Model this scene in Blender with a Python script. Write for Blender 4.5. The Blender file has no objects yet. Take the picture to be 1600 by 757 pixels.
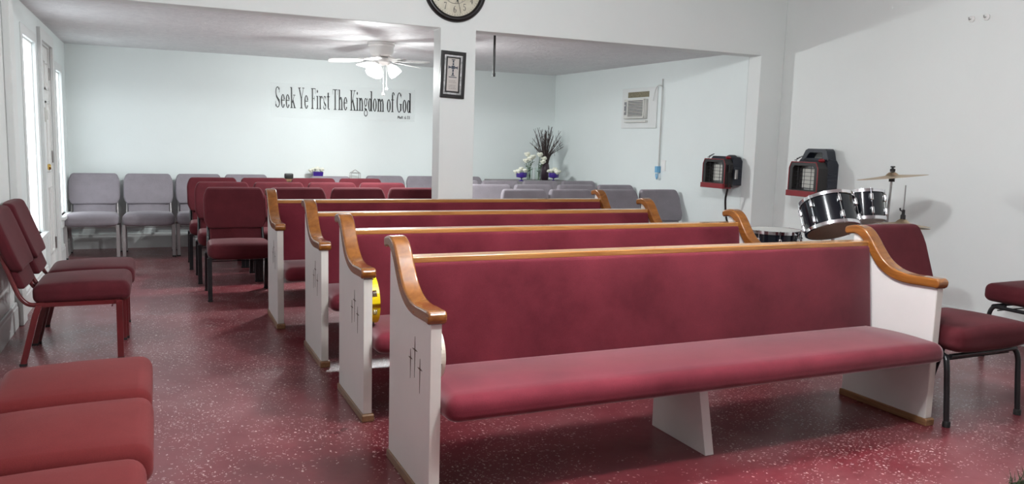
import bpy, bmesh, math, random
from mathutils import Vector, Matrix
PI = math.pi
rnd = random.Random(7)
sc = bpy.context.scene
COL = sc.collection

# ------------------------------------------------------------------ camera, light, exposure
F, YAW, PITCH, ROLL, CH = 1254.76, 0.417, 0.1236, 0.0278, 1.2993
cam = bpy.data.objects.new('camera', bpy.data.cameras.new('camera')); COL.objects.link(cam)
cam.data.sensor_fit = 'HORIZONTAL'; cam.data.sensor_width = 36.0
cam.data.lens = F / 1600 * 36.0
cam.data.clip_start = 0.02
fw = Vector((math.sin(YAW) * math.cos(PITCH), math.cos(YAW) * math.cos(PITCH), -math.sin(PITCH)))
rt = Vector((math.cos(YAW), -math.sin(YAW), 0)); up = rt.cross(fw)
r2 = math.cos(ROLL) * rt + math.sin(ROLL) * up
u2 = -math.sin(ROLL) * rt + math.cos(ROLL) * up
M = Matrix((r2, u2, -fw)).transposed().to_4x4(); M.translation = Vector((0, 0, CH))
cam.matrix_world = M
sc.camera = cam
sc.view_settings.view_transform = 'Standard'; sc.view_settings.look = 'None'
sc.view_settings.gamma = 1.0; sc.view_settings.use_curve_mapping = False
sc.view_settings.exposure = 1.0

w = bpy.data.worlds.new('daylight'); sc.world = w; w.use_nodes = True
w.node_tree.nodes['Background'].inputs[0].default_value = (0.75, 0.88, 1.0, 1)
w.node_tree.nodes['Background'].inputs[1].default_value = 1.5

def point_light(name, loc, power, col, rad):
    d = bpy.data.lights.new(name, 'POINT'); d.energy = power; d.color = col; d.shadow_soft_size = rad
    o = bpy.data.objects.new(name, d); o.location = loc; COL.objects.link(o); return o
WARM = (0.95, 0.985, 1.0)
COOL = (0.96, 1.0, 1.0)
# two lamps of the front room hang from its ceiling, above and behind the top of the frame
for dx, dy in ((0.05, 0.05), (-0.05, -0.05)):
    point_light('front_room_bulb', (1.95 + dx, 2.82 + dy, 2.62), 31, WARM, 0.05)
    point_light('front_room_bulb', (1.60 + dx, 1.62 + dy, 2.62), 35, WARM, 0.05)

# ------------------------------------------------------------------ materials
def nodes(name):
    m = bpy.data.materials.new(name); m.use_nodes = True
    nt = m.node_tree; b = nt.nodes['Principled BSDF']
    return m, nt, b
def tex(nt, scale, detail=4, rough=0.55, kind='ShaderNodeTexNoise', coord='Object', stretch=None):
    tc = nt.nodes.new('ShaderNodeTexCoord'); n = nt.nodes.new(kind)
    n.inputs['Scale'].default_value = scale
    if 'Detail' in n.inputs: n.inputs['Detail'].default_value = detail
    if 'Roughness' in n.inputs: n.inputs['Roughness'].default_value = rough
    if stretch:
        mp = nt.nodes.new('ShaderNodeMapping'); mp.inputs['Scale'].default_value = stretch
        nt.links.new(tc.outputs[coord], mp.inputs['Vector']); nt.links.new(mp.outputs[0], n.inputs['Vector'])
    else: nt.links.new(tc.outputs[coord], n.inputs['Vector'])
    return n
def ramp(nt, src, stops):
    r = nt.nodes.new('ShaderNodeValToRGB'); e = r.color_ramp.elements
    while len(e) > 1: e.remove(e[-1])
    e[0].position = stops[0][0]; e[0].color = (*stops[0][1], 1)
    for p, c in stops[1:]:
        q = e.new(p); q.color = (*c, 1)
    nt.links.new(src, r.inputs[0]); return r
def bump(nt, b, src, strength, dist=0.002):
    n = nt.nodes.new('ShaderNodeBump'); n.inputs['Strength'].default_value = strength
    n.inputs['Distance'].default_value = dist
    nt.links.new(src, n.inputs['Height']); nt.links.new(n.outputs[0], b.inputs['Normal'])
def plain(name, col, rough=0.5, metal=0.0, coat=0.0, var=0.06, scale=9, spec=0.5):
    m, nt, b = nodes(name)
    n = tex(nt, scale)
    lo = tuple(c * (1 - var) for c in col); hi = tuple(min(1, c * (1 + var)) for c in col)
    r = ramp(nt, n.outputs[0], [(0.3, lo), (0.7, hi)])
    nt.links.new(r.outputs[0], b.inputs['Base Color'])
    b.inputs['Roughness'].default_value = rough; b.inputs['Metallic'].default_value = metal
    b.inputs['Coat Weight'].default_value = coat; b.inputs['Specular IOR Level'].default_value = spec
    return m
def fabric(name, lo, hi, patch=3.0, sheen=0.3, rough=0.9, fine=420, sheen_col=(1, .8, .8), bs=0.35):
    m, nt, b = nodes(name)
    n = tex(nt, patch, 5, 0.6); r = ramp(nt, n.outputs[0], [(0.32, lo), (0.68, hi)])
    f = tex(nt, fine, 2)
    mx = nt.nodes.new('ShaderNodeMix'); mx.data_type = 'RGBA'; mx.blend_type = 'MULTIPLY'
    mx.inputs[0].default_value = 0.5
    fr = ramp(nt, f.outputs[0], [(0.3, (.6, .6, .6)), (0.7, (1.15, 1.15, 1.15))])
    nt.links.new(r.outputs[0], mx.inputs[6]); nt.links.new(fr.outputs[0], mx.inputs[7])
    nt.links.new(mx.outputs[2], b.inputs['Base Color'])
    b.inputs['Roughness'].default_value = rough; b.inputs['Specular IOR Level'].default_value = 0.2
    b.inputs['Sheen Weight'].default_value = sheen; b.inputs['Sheen Roughness'].default_value = 0.35
    b.inputs['Sheen Tint'].default_value = (*sheen_col, 1)
    bump(nt, b, f.outputs[0], bs, 0.001)
    return m
def wood(name, lo, hi, stretch, rough=0.25, coat=0.5):
    m, nt, b = nodes(name)
    n = tex(nt, 3.0, 6, 0.6, stretch=stretch)
    n.inputs['Distortion'].default_value = 1.2
    r = ramp(nt, n.outputs[0], [(0.30, lo), (0.5, tuple((a + c) / 2 for a, c in zip(lo, hi))), (0.68, hi)])
    nt.links.new(r.outputs[0], b.inputs['Base Color'])
    b.inputs['Roughness'].default_value = rough; b.inputs['Coat Weight'].default_value = coat
    b.inputs['Coat Roughness'].default_value = 0.07
    bump(nt, b, n.outputs[0], 0.08, 0.001)
    return m
def wallpaint(name, col, var=0.035):
    m, nt, b = nodes(name)
    n = tex(nt, 1.3, 6, 0.6); r = ramp(nt, n.outputs[0], [(0.3, tuple(c * (1 - var) for c in col)), (0.7, col)])
    nt.links.new(r.outputs[0], b.inputs['Base Color']); b.inputs['Roughness'].default_value = 0.55
    b.inputs['Specular IOR Level'].default_value = 0.35
    f = tex(nt, 38, 6, 0.6); bump(nt, b, f.outputs[0], 0.12, 0.004)
    return m
def glow(name, col, s):
    m, nt, b = nodes(name)
    b.inputs['Base Color'].default_value = (*col, 1); b.inputs['Emission Color'].default_value = (*col, 1)
    b.inputs['Emission Strength'].default_value = s; return m
def glass(name, col=(1, 1, 1), rough=0.02, alpha=None):
    m, nt, b = nodes(name)
    b.inputs['Base Color'].default_value = (*col, 1); b.inputs['Roughness'].default_value = rough
    b.inputs['Transmission Weight'].default_value = 1.0; b.inputs['IOR'].default_value = 1.35
    return m

def make_floor_mat():
    m, nt, b = nodes('painted_floor')
    n = tex(nt, 0.75, 7, 0.62)
    base = ramp(nt, n.outputs[0], [(0.34, (0.115, 0.010, 0.017)), (0.5, (0.175, 0.025, 0.034)), (0.66, (0.24, 0.070, 0.078))])
    # worn greyish paint along the aisle by the doors: follows object x, broken up by noise
    tc = nt.nodes.new('ShaderNodeTexCoord'); sep = nt.nodes.new('ShaderNodeSeparateXYZ')
    nt.links.new(tc.outputs['Object'], sep.inputs[0])
    mr = nt.nodes.new('ShaderNodeMapRange'); mr.inputs[1].default_value = 0.75; mr.inputs[2].default_value = -0.55
    mr.inputs[3].default_value = 0.0; mr.inputs[4].default_value = 0.75
    nt.links.new(sep.outputs[0], mr.inputs[0])
    n2 = tex(nt, 1.9, 8, 0.65)
    mu = nt.nodes.new('ShaderNodeMath'); mu.operation = 'MULTIPLY_ADD'
    nt.links.new(n2.outputs[0], mu.inputs[0]); mu.inputs[1].default_value = 1.1
    ad = nt.nodes.new('ShaderNodeMath'); ad.operation = 'ADD'; ad.use_clamp = True
    nt.links.new(mr.outputs[0], ad.inputs[0]); ad.inputs[1].default_value = -0.75
    nt.links.new(ad.outputs[0], mu.inputs[2])
    wr = ramp(nt, mu.outputs[0], [(0.52, (0, 0, 0)), (0.95, (1, 1, 1))])
    mr2 = nt.nodes.new('ShaderNodeMath'); mr2.operation = 'MULTIPLY'
    nt.links.new(mr.outputs[0], mr2.inputs[0]); nt.links.new(wr.outputs[0], mr2.inputs[1])
    mx = nt.nodes.new('ShaderNodeMix'); mx.data_type = 'RGBA'
    nt.links.new(mr2.outputs[0], mx.inputs[0]); nt.links.new(base.outputs[0], mx.inputs[6])
    mx.inputs[7].default_value = (0.30, 0.235, 0.235, 1)
    # paint flecks: two sizes of small chips, thrown unevenly
    tc2 = nt.nodes.new('ShaderNodeTexCoord')
    wob = nt.nodes.new('ShaderNodeTexNoise'); wob.inputs['Scale'].default_value = 55; nt.links.new(tc2.outputs['Object'], wob.inputs['Vector'])
    vm = nt.nodes.new('ShaderNodeVectorMath'); vm.operation = 'MULTIPLY_ADD'; vm.inputs[1].default_value = (0.022, 0.022, 0)
    nt.links.new(wob.outputs['Color'], vm.inputs[0]); nt.links.new(tc2.outputs['Object'], vm.inputs[2])
    dn = tex(nt, 1.25, 6, 0.75)
    prev = None
    for scl, st, thr, off in ((50, (1, 0.42, 1), 0.120, -0.76), (76, (0.4, 1, 1), 0.13, -0.73), (105, (1, 0.5, 1), 0.14, -0.76)):
        mp = nt.nodes.new('ShaderNodeMapping'); mp.inputs['Scale'].default_value = st; mp.inputs['Rotation'].default_value = (0, 0, scl * .7)
        nt.links.new(vm.outputs[0], mp.inputs['Vector'])
        v = nt.nodes.new('ShaderNodeTexVoronoi'); v.voronoi_dimensions = '2D'; v.inputs['Scale'].default_value = scl
        nt.links.new(mp.outputs[0], v.inputs['Vector'])
        sp = ramp(nt, v.outputs['Distance'], [(thr, (1, 1, 1)), (thr + .06, (0, 0, 0))])
        sc_ = nt.nodes.new('ShaderNodeSeparateColor'); nt.links.new(v.outputs['Color'], sc_.inputs[0])
        cmpn = nt.nodes.new('ShaderNodeMath'); cmpn.operation = 'MULTIPLY_ADD'; cmpn.inputs[1].default_value = 1.9; cmpn.inputs[2].default_value = off
        nt.links.new(dn.outputs[0], cmpn.inputs[0])
        lt = nt.nodes.new('ShaderNodeMath'); lt.operation = 'LESS_THAN'
        nt.links.new(sc_.outputs[0], lt.inputs[0]); nt.links.new(cmpn.outputs[0], lt.inputs[1])
        mk = nt.nodes.new('ShaderNodeMath'); mk.operation = 'MULTIPLY'
        nt.links.new(sp.outputs[0], mk.inputs[0]); nt.links.new(lt.outputs[0], mk.inputs[1])
        # each chip its own strength
        mg = nt.nodes.new('ShaderNodeMath'); mg.operation = 'MULTIPLY'
        nt.links.new(mk.outputs[0], mg.inputs[0])
        g = nt.nodes.new('ShaderNodeMapRange'); g.inputs[3].default_value = .35; g.inputs[4].default_value = 1.0
        nt.links.new(sc_.outputs[1], g.inputs[0]); nt.links.new(g.outputs[0], mg.inputs[1])
        if prev is None: prev = mg
        else:
            mm = nt.nodes.new('ShaderNodeMath'); mm.operation = 'MAXIMUM'
            nt.links.new(prev.outputs[0], mm.inputs[0]); nt.links.new(mg.outputs[0], mm.inputs[1]); prev = mm
    mk2 = prev
    m2 = nt.nodes.new('ShaderNodeMix'); m2.data_type = 'RGBA'
    nt.links.new(mk2.outputs[0], m2.inputs[0]); nt.links.new(mx.outputs[2], m2.inputs[6])
    m2.inputs[7].default_value = (0.72, 0.58, 0.55, 1)
    nt.links.new(m2.outputs[2], b.inputs['Base Color'])
    rr = ramp(nt, n2.outputs[0], [(0.3, (0.26,) * 3), (0.7, (0.50,) * 3)])
    nt.links.new(rr.outputs[0], b.inputs['Roughness'])
    b.inputs['Coat Weight'].default_value = 0.35; b.inputs['Coat Roughness'].default_value = 0.22
    f = tex(nt, 14, 6, 0.6); bump(nt, b, f.outputs[0], 0.10, 0.004)
    return m

MT = {}
MT['floor'] = make_floor_mat()
MT['wall_main'] = wallpaint('warm_white_wall', (0.785, 0.81, 0.795))
MT['wall_back'] = wallpaint('pale_mint_wall', (0.77, 0.825, 0.815))
MT['trim'] = plain('white_trim', (0.72, 0.74, 0.73), 0.4, var=0.015, scale=3)
m, nt, b = nodes('swirled_plaster_ceiling')
b.inputs['Base Color'].default_value = (0.62, 0.62, 0.62, 1); b.inputs['Roughness'].default_value = 0.6
n = tex(nt, 9, 8, 0.7); n.inputs['Distortion'].default_value = 1.5; bump(nt, b, n.outputs[0], 0.7, 0.02)
r = ramp(nt, n.outputs[0], [(0.3, (0.66, 0.66, 0.67)), (0.7, (0.80, 0.80, 0.80))]); nt.links.new(r.outputs[0], b.inputs['Base Color'])
MT['ceiling'] = m
MT['velour'] = fabric('burgundy_velour', (0.092, 0.007, 0.015), (0.180, 0.022, 0.036), 2.2, 0.8, sheen_col=(1, .84, .86))
MT['chair_red'] = fabric('maroon_weave', (0.075, 0.011, 0.016), (0.100, 0.015, 0.021), 6, 0.15, fine=600)
MT['chair_coral'] = fabric('faded_red_weave', (0.14, 0.017, 0.018), (0.165, 0.022, 0.023), 5, 0.12, fine=600)
MT['chair_grey'] = fabric('grey_weave', (0.235, 0.212, 0.235), (0.275, 0.25, 0.275), 6, 0.2, fine=600, sheen_col=(1, 1, 1))
MT['oak'] = wood('varnished_oak', (0.155, 0.048, 0.008), (0.31, 0.115, 0.022), (3, 0.9, 8))
MT['oak_rail'] = wood('varnished_oak_rail', (0.30, 0.115, 0.028), (0.50, 0.24, 0.075), (0.7, 14, 14))
MT['oak_dark'] = wood('walnut_base', (0.16, 0.075, 0.03), (0.30, 0.16, 0.075), (9, 0.8, 9), 0.4, 0.2)
MT['panel'] = plain('cream_laminate', (0.69, 0.665, 0.645), 0.38, var=0.03, scale=3)
MT['panel_edge'] = plain('laminate_edge', (0.7, 0.67, 0.62), 0.35, var=0.03)
MT['engrave'] = plain('brown_inlay', (0.07, 0.03, 0.014), 0.5)
MT['black_metal'] = plain('black_enamel', (0.012, 0.012, 0.014), 0.3)
MT['red_metal'] = plain('maroon_enamel', (0.115, 0.012, 0.014), 0.28, var=0.15)
MT['taupe_metal'] = plain('silver_enamel', (0.36, 0.34, 0.34), 0.35, 0.3)
MT['rubber'] = plain('black_rubber', (0.01, 0.01, 0.01), 0.6)
MT['chrome'] = plain('chrome', (0.8, 0.8, 0.82), 0.12, 1.0, var=0.03)
MT['steel'] = plain('satin_steel', (0.42, 0.41, 0.40), 0.3, 1.0)
MT['brass'] = plain('brass', (0.75, 0.50, 0.14), 0.22, 1.0)
MT['cymbal'] = plain('cymbal_bronze', (0.56, 0.44, 0.30), 0.42, 1.0, var=0.12)
MT['lacquer'] = plain('black_lacquer', (0.006, 0.008, 0.013), 0.10, 0, 0.1, spec=0.5)
MT['drumhead'] = plain('drum_skin_tan', (0.36, 0.27, 0.17), 0.4)
MT['drumhead_white'] = plain('drum_skin_white', (0.66, 0.66, 0.63), 0.4)
MT['white_gloss'] = plain('white_enamel', (0.80, 0.80, 0.78), 0.35, var=0.03)
MT['white_plastic'] = plain('off_white_plastic', (0.66, 0.66, 0.62), 0.4, var=0.03)
MT['bulb'] = glow('lit_frosted_glass', (1.0, 0.98, 0.95), 1.5)
MT['pane'] = glow('daylit_frosted_pane', (0.88, 0.95, 1.0), 1.4)
MT['black'] = plain('black_paint', (0.010, 0.008, 0.008), 0.35)
MT['ink'] = plain('black_vinyl', (0.016, 0.016, 0.017), 0.5)
MT['cream'] = plain('cream_dial', (0.66, 0.62, 0.50), 0.5, var=0.1, scale=14)
MT['silver_mat'] = plain('mottled_silver_mat', (0.52, 0.52, 0.52), 0.3, 0.4, var=0.45, scale=45)
MT['paper'] = plain('aged_paper', (0.56, 0.52, 0.49), 0.7)
MT['teal'] = plain('slate_blue', (0.035, 0.045, 0.07), 0.5)
MT['yellow'] = plain('yellow_plastic', (0.83, 0.62, 0.01), 0.3)
MT['tamb_cream'] = plain('cream_plastic', (0.70, 0.66, 0.55), 0.35)
MT['navy'] = plain('navy_plastic', (0.016, 0.019, 0.030), 0.42)
MT['heater_red'] = plain('red_plastic', (0.22, 0.010, 0.016), 0.35)
MT['ceramic'] = plain('ceramic_tile', (0.62, 0.61, 0.56), 0.7)
MT['grey_box'] = plain('grey_box', (0.24, 0.24, 0.25), 0.5)
MT['dark'] = plain('shade_black', (0.03, 0.03, 0.03), 0.6)  # near-black colour standing in for the shade behind the louvres
MT['foil'] = plain('crinkled_tan_film', (0.24, 0.21, 0.14), 0.35, 0.3, var=0.6, scale=110)
MT['cloth_grey'] = fabric('grey_tablecloth', (0.24, 0.235, 0.24), (0.29, 0.285, 0.29), 4, 0.1)
MT['purple'] = plain('purple_glass', (0.050, 0.022, 0.22), 0.15, 0, 0.4)
MT['petal'] = plain('white_petals', (0.82, 0.82, 0.70), 0.7, var=0.1, scale=60)
MT['leaf'] = plain('green_stems', (0.055, 0.11, 0.035), 0.6, var=0.4, scale=60)
MT['twig'] = plain('dark_twigs', (0.060, 0.042, 0.040), 0.7, var=0.4, scale=60)
MT['dark_vase'] = plain('dark_plum_vase', (0.045, 0.022, 0.035), 0.3)
MT['glass'] = glass('clear_glass', (0.93, 0.98, 0.95))
MT['blue'] = plain('light_blue_plastic', (0.16, 0.42, 0.66), 0.4)
MT['cord'] = plain('grey_cord', (0.50, 0.50, 0.48), 0.5)
MT['grass'] = plain('dark_green_blades', (0.020, 0.035, 0.008), 0.7, var=0.7, scale=80)
m, nt, b = nodes('clear_vinyl_banner')
b.inputs['Base Color'].default_value = (0.9, 0.9, 0.9, 1); b.inputs['Roughness'].default_value = 0.5; b.inputs['Specular IOR Level'].default_value = 0.3
b.inputs['Alpha'].default_value = 0.05
MT['vinyl'] = m

# ------------------------------------------------------------------ mesh helpers
def box(bm, x0, x1, y0, y1, z0, z1, mt=None):
    vs = [bm.verts.new((x, y, z)) for z in (z0, z1) for y in (y0, y1) for x in (x0, x1)]
    if mt is not None:
        for v in vs: v.co = mt @ v.co
    for f in ((0, 2, 3, 1), (4, 5, 7, 6), (0, 1, 5, 4), (2, 6, 7, 3), (0, 4, 6, 2), (1, 3, 7, 5)):
        bm.faces.new([vs[i] for i in f])
    return vs
def prism(bm, pts, mp, d0, d1):
    """pts: 2D outline; mp(a,b,d) -> xyz; extruded from d0 to d1"""
    A = [bm.verts.new(mp(a, b, d0)) for a, b in pts]; B = [bm.verts.new(mp(a, b, d1)) for a, b in pts]
    bm.faces.new(A); bm.faces.new(B[::-1]); n = len(pts)
    for i in range(n): bm.faces.new([A[i], B[i], B[(i + 1) % n], A[(i + 1) % n]])
def tube(bm, pts, r, n=10, closed=False, ry=None, rot=0.0, caps=True):
    pts = [Vector(p) for p in pts]; N = len(pts); rings = []
    rs = r if isinstance(r, (list, tuple)) else [r] * N
    t0 = (pts[1] - pts[0]).normalized()
    ref = Vector((0, 0, 1)) if abs(t0.z) < 0.9 else Vector((1, 0, 0))
    u = t0.cross(ref).normalized()
    for i in range(N):
        if closed: t = (pts[(i + 1) % N] - pts[i - 1]).normalized()
        else: t = ((pts[min(i + 1, N - 1)] - pts[i]).normalized() + (pts[i] - pts[max(i - 1, 0)]).normalized()).normalized()
        u = (u - t * u.dot(t)).normalized(); v = t.cross(u)
        k = 1.0
        ring = []
        for j in range(n):
            a = rot + 2 * PI * j / n
            ring.append(bm.verts.new(pts[i] + (u * math.cos(a) * rs[i] + v * math.sin(a) * (ry or rs[i])) * k))
        rings.append(ring)
    for i in range(N if closed else N - 1):
        A, B = rings[i], rings[(i + 1) % N]
        for j in range(n): bm.faces.new([A[j], A[(j + 1) % n], B[(j + 1) % n], B[j]])
    if not closed and caps:
        bm.faces.new(rings[0][::-1]); bm.faces.new(rings[-1])
def sq(bm, pts, w):                       # square tube
    tube(bm, pts, w * 0.7071, 4, rot=PI / 4)
def lathe(bm, prof, n=32, mt=None, a0=0, cap=True):
    mt = mt or Matrix.Identity(4); rings = []
    for r, z in prof:
        if r < 1e-6: rings.append([bm.verts.new(mt @ Vector((0, 0, z)))])
        else: rings.append([bm.verts.new(mt @ Vector((r * math.cos(a0 + 2 * PI * j / n), r * math.sin(a0 + 2 * PI * j / n), z))) for j in range(n)])
    for A, B in zip(rings[:-1], rings[1:]):
        for j in range(n):
            k = (j + 1) % n
            if len(A) == 1 and len(B) == 1: continue
            if len(A) == 1: bm.faces.new([A[0], B[k], B[j]])
            elif len(B) == 1: bm.faces.new([A[j], A[k], B[0]])
            else: bm.faces.new([A[j], A[k], B[k], B[j]])
    if cap:
        if len(rings[0]) > 1: bm.faces.new(rings[0][::-1])
        if len(rings[-1]) > 1: bm.faces.new(rings[-1])
def ball(bm, c, r, n=12, sc=(1, 1, 1)):
    prof = [(math.sin(PI * i / (n // 2)) * r, -math.cos(PI * i / (n // 2)) * r) for i in range(n // 2 + 1)]
    prof[0] = (0, -r); prof[-1] = (0, r)
    lathe(bm, prof, n, Matrix.Translation(c) @ Matrix.Diagonal((*sc, 1)), cap=False)
def rbox(bm, c, half, r, n=10, warp=None):
    """rounded box (cushion) with optional warp(x,y,z)->xyz in centred coordinates"""
    hx, hy, hz = half; vmap = {}
    def vert(p):
        key = tuple(round(a, 5) for a in p)
        if key in vmap: return vmap[key]
        P = Vector((p[0] * hx, p[1] * hy, p[2] * hz))
        I = Vector([max(-(h - r), min(h - r, a)) for a, h in zip(P, half)])
        d = P - I
        if d.length > 1e-9:
            # even out the corner sampling
            P = I + d.normalized() * r
        if warp: P = Vector(warp(*P))
        vmap[key] = bm.verts.new(P + Vector(c)); return vmap[key]
    # sample positions concentrated at the edges
    def samp(h):
        e = r / h; s = [-1, -1 + e * 0.3, -1 + e * 0.65, -1 + e]
        k = n
        mid = [(-1 + e) + (2 - 2 * e) * i / k for i in range(1, k)]
        return s + mid + [1 - e, 1 - e * 0.65, 1 - e * 0.3, 1]
    S = [samp(h) for h in half]
    for ax in range(3):
        a, b_ = [(1, 2), (2, 0), (0, 1)][ax]
        for sgn in (-1, 1):
            for i in range(len(S[a]) - 1):
                for j in range(len(S[b_]) - 1):
                    q = []
                    for (ii, jj) in ((i, j), (i + 1, j), (i + 1, j + 1), (i, j + 1)):
                        p = [0, 0, 0]; p[ax] = sgn; p[a] = S[a][ii]; p[b_] = S[b_][jj]; q.append(vert(p))
                    if sgn < 0: q = q[::-1]
                    if len(set(q)) == 4: bm.faces.new(q)
def obj(name, bm, mat, parent=None, loc=None, rotz=None, smooth=35, bevel=0, seg=2, sub=0, kind=None):
    bmesh.ops.remove_doubles(bm, verts=bm.verts, dist=1e-6)
    bmesh.ops.recalc_face_normals(bm, faces=bm.faces)
    me = bpy.data.meshes.new(name); bm.to_mesh(me); bm.free()
    me.materials.append(mat if not isinstance(mat, str) else MT[mat])
    if smooth:
        me.polygons.foreach_set('use_smooth', [True] * len(me.polygons)); me.set_sharp_from_angle(angle=math.radians(smooth))
    o = bpy.data.objects.new(name, me); COL.objects.link(o)
    if parent: o.parent = parent
    if loc is not None: o.location = loc
    if rotz is not None: o.rotation_euler[2] = rotz
    if bevel:
        md = o.modifiers.new('bevel', 'BEVEL'); md.width = bevel; md.segments = seg; md.limit_method = 'ANGLE'; md.angle_limit = math.radians(40)
        md.harden_normals = True
    if sub:
        md = o.modifiers.new('sub', 'SUBSURF'); md.levels = sub; md.render_levels = sub
    if kind: o['kind'] = kind
    return o
B = bmesh.new
def tag(o, label, cat, group=None, kind=None):
    o['label'] = label; o['category'] = cat
    if group: o['group'] = group
    if kind: o['kind'] = kind
    return o
def thing(name, label, cat, loc=(0, 0, 0), rotz=0, group=None):
    o = bpy.data.objects.new(name, None); COL.objects.link(o); o.empty_display_size = 0.1
    o.location = loc; o.rotation_euler = (0, 0, rotz)
    return tag(o, label, cat, group)
KIDS = {}
def attach(o, par):
    o.parent = par
    o.matrix_parent_inverse = (Matrix.Translation(par.location) @ par.rotation_euler.to_matrix().to_4x4()).inverted()
    return o
def children(o): return [c for c in COL.objects if c.parent == o]
def dup(root, label, loc, rotz=0, group=None):
    def rec(o, par):
        c = o.copy(); COL.objects.link(c); c.parent = par
        for ch in tree[o.name]: rec(ch, c)
        return c
    tree = {}
    def gather(o):
        tree[o.name] = children(o)
        for ch in tree[o.name]: gather(ch)
    gather(root); r = rec(root, None)
    r.location = loc; r.rotation_euler = (0, 0, rotz); r['label'] = label
    if group: r['group'] = group
    return r
def smooth_path(pts, k=6):
    P = [Vector(p) for p in pts]; P = [P[0] * 2 - P[1]] + P + [P[-1] * 2 - P[-2]]; out = []
    for i in range(1, len(P) - 2):
        a, b_, c, d = P[i - 1:i + 3]
        for j in range(k):
            t = j / k
            out.append(0.5 * ((2 * b_) + (c - a) * t + (2 * a - 5 * b_ + 4 * c - d) * t * t + (3 * b_ - a - 3 * c + d) * t ** 3))
    out.append(P[-2]); return out
def structure(name, bm, mat, parent=None, **k):
    o = obj(name, bm, mat, parent, **k)
    if not parent: o['kind'] = 'structure'
    return o

# ------------------------------------------------------------------ the setting
XL, XR, YB, YF = -0.88, 5.45, 9.93, -3.2        # left wall, right wall, back wall, front wall
YD0, YD1 = 6.07, 6.24                            # dividing wall with its wide openings
ZC, ZM = 2.215, 2.75                             # ceilings
def xw(y): return 5.175 - (y - YD1) * 0.052      # slightly skewed right wall of the back room
SK = math.atan(0.052)

bm = B(); box(bm, XL - .2, XR + .2, YF - .2, YB + .2, -0.12, 0); structure('floor', bm, 'floor', smooth=0)
bm = B(); box(bm, XL - .2, XR + .2, YD0 + .05, YB + .2, ZC, ZC + .1); structure('ceiling', bm, 'ceiling', smooth=0)
bm = B(); box(bm, XL - .2, XR + .2, YF - .2, YD1, ZM, ZM + .1); structure('ceiling_front', bm, 'ceiling', smooth=0)
bm = B(); box(bm, XL - .2, XR + .2, YB, YB + .15, 0, ZC); structure('wall_back', bm, 'wall_back', smooth=0)
bm = B(); box(bm, XL - .2, XR + .2, YF - .15, YF, 0, ZM); structure('wall_front', bm, 'wall_main', smooth=0)
bm = B(); box(bm, XR, XR + .15, YF, YD1, 0, ZM); structure('wall_right', bm, 'wall_main', smooth=0)
bm = B(); prism(bm, [(xw(YD1), YD1), (xw(YB), YB), (xw(YB) + .3, YB), (XR + .15, YD1)], lambda a, b_, d: (a, b_, d), 0, ZC)
structure('wall_right_back', bm, 'wall_back', smooth=0)
# left wall: front part, then the part with window, door, window
bm = B(); box(bm, XL - .15, XL, YF, YD1 - .04, 0, ZM); structure('wall_left_front', bm, 'wall_main', smooth=0)
WIN = [(6.90, 7.56, 0.46, 1.985), (8.99, 9.46, 0.45, 1.875)]
DOOR = (7.84, 8.58, 0.0, 2.04)
bm = B()
ycuts = [YD1 - .04, WIN[0][0], WIN[0][1], DOOR[0], DOOR[1], WIN[1][0], WIN[1][1], YB]
for i in range(7):
    y0, y1 = ycuts[i], ycuts[i + 1]
    op = {1: WIN[0][2:], 3: DOOR[2:], 5: WIN[1][2:]}.get(i)
    if op is None: box(bm, XL - .15, XL, y0, y1, 0, ZC)
    else:
        if op[0] > 0: box(bm, XL - .15, XL, y0, y1, 0, op[0])
        box(bm, XL - .15, XL, y0, y1, op[1], ZC)
structure('wall_left', bm, 'wall_back', smooth=0)
# dividing wall: header, pillar, end stubs in one
XP0, XP1 = 2.035, 2.330
ZH = 2.165
bm = B()
outline = [(XL, 0), (XL + .045, 0), (XL + .045, ZH), (XP0, ZH), (XP0, 0), (XP1, 0), (XP1, ZH), (5.175, ZH), (5.175, 0), (XR, 0), (XR, ZM), (XL, ZM)]
prism(bm, outline, lambda a, b_, d: (a, d, b_), YD0, YD1)
structure('wall_divider', bm, 'wall_main', smooth=0, bevel=0.006, seg=2)

# baseboards
def baseboard(name, p0, p1, nx, ny, h=0.165, t=0.018):
    bm = B(); prof = [(0, 0), (t, 0), (t, h * .80), (t * .75, h * .84), (t * .75, h * .96), (t * .4, h), (0, h)]
    A = [bm.verts.new((p0[0] + nx * a, p0[1] + ny * a, z)) for a, z in prof]
    C = [bm.verts.new((p1[0] + nx * a, p1[1] + ny * a, z)) for a, z in prof]
    bm.faces.new(A); bm.faces.new(C[::-1])
    for i in range(len(prof)): bm.faces.new([A[i], C[i], C[(i + 1) % len(prof)], A[(i + 1) % len(prof)]])
    return structure(name, bm, 'trim', smooth=0)
baseboard('baseboard_back', (XL, YB), (xw(YB), YB), 0, -1)
baseboard('baseboard_right', (XR, YF), (XR, YD0), -1, 0)
baseboard('baseboard_right_back', (xw(YD1 + .01), YD1 + .01), (xw(YB - .02), YB - .02), -1, 0)
baseboard('baseboard_left', (XL, YF + .02), (XL, YD0 - .01), 1, 0)
baseboard('baseboard_left_middle', (XL, YD1 + .01), (XL, DOOR[0] - .105), 1, 0)
baseboard('baseboard_left_far', (XL, DOOR[1] + .105), (XL, YB - .02), 1, 0)
baseboard('baseboard_front', (XL + .02, YF), (XR - .02, YF), 0, 1)
baseboard('baseboard_divider', (5.19, YD0), (XR - .02, YD0), 0, -1)

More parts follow.
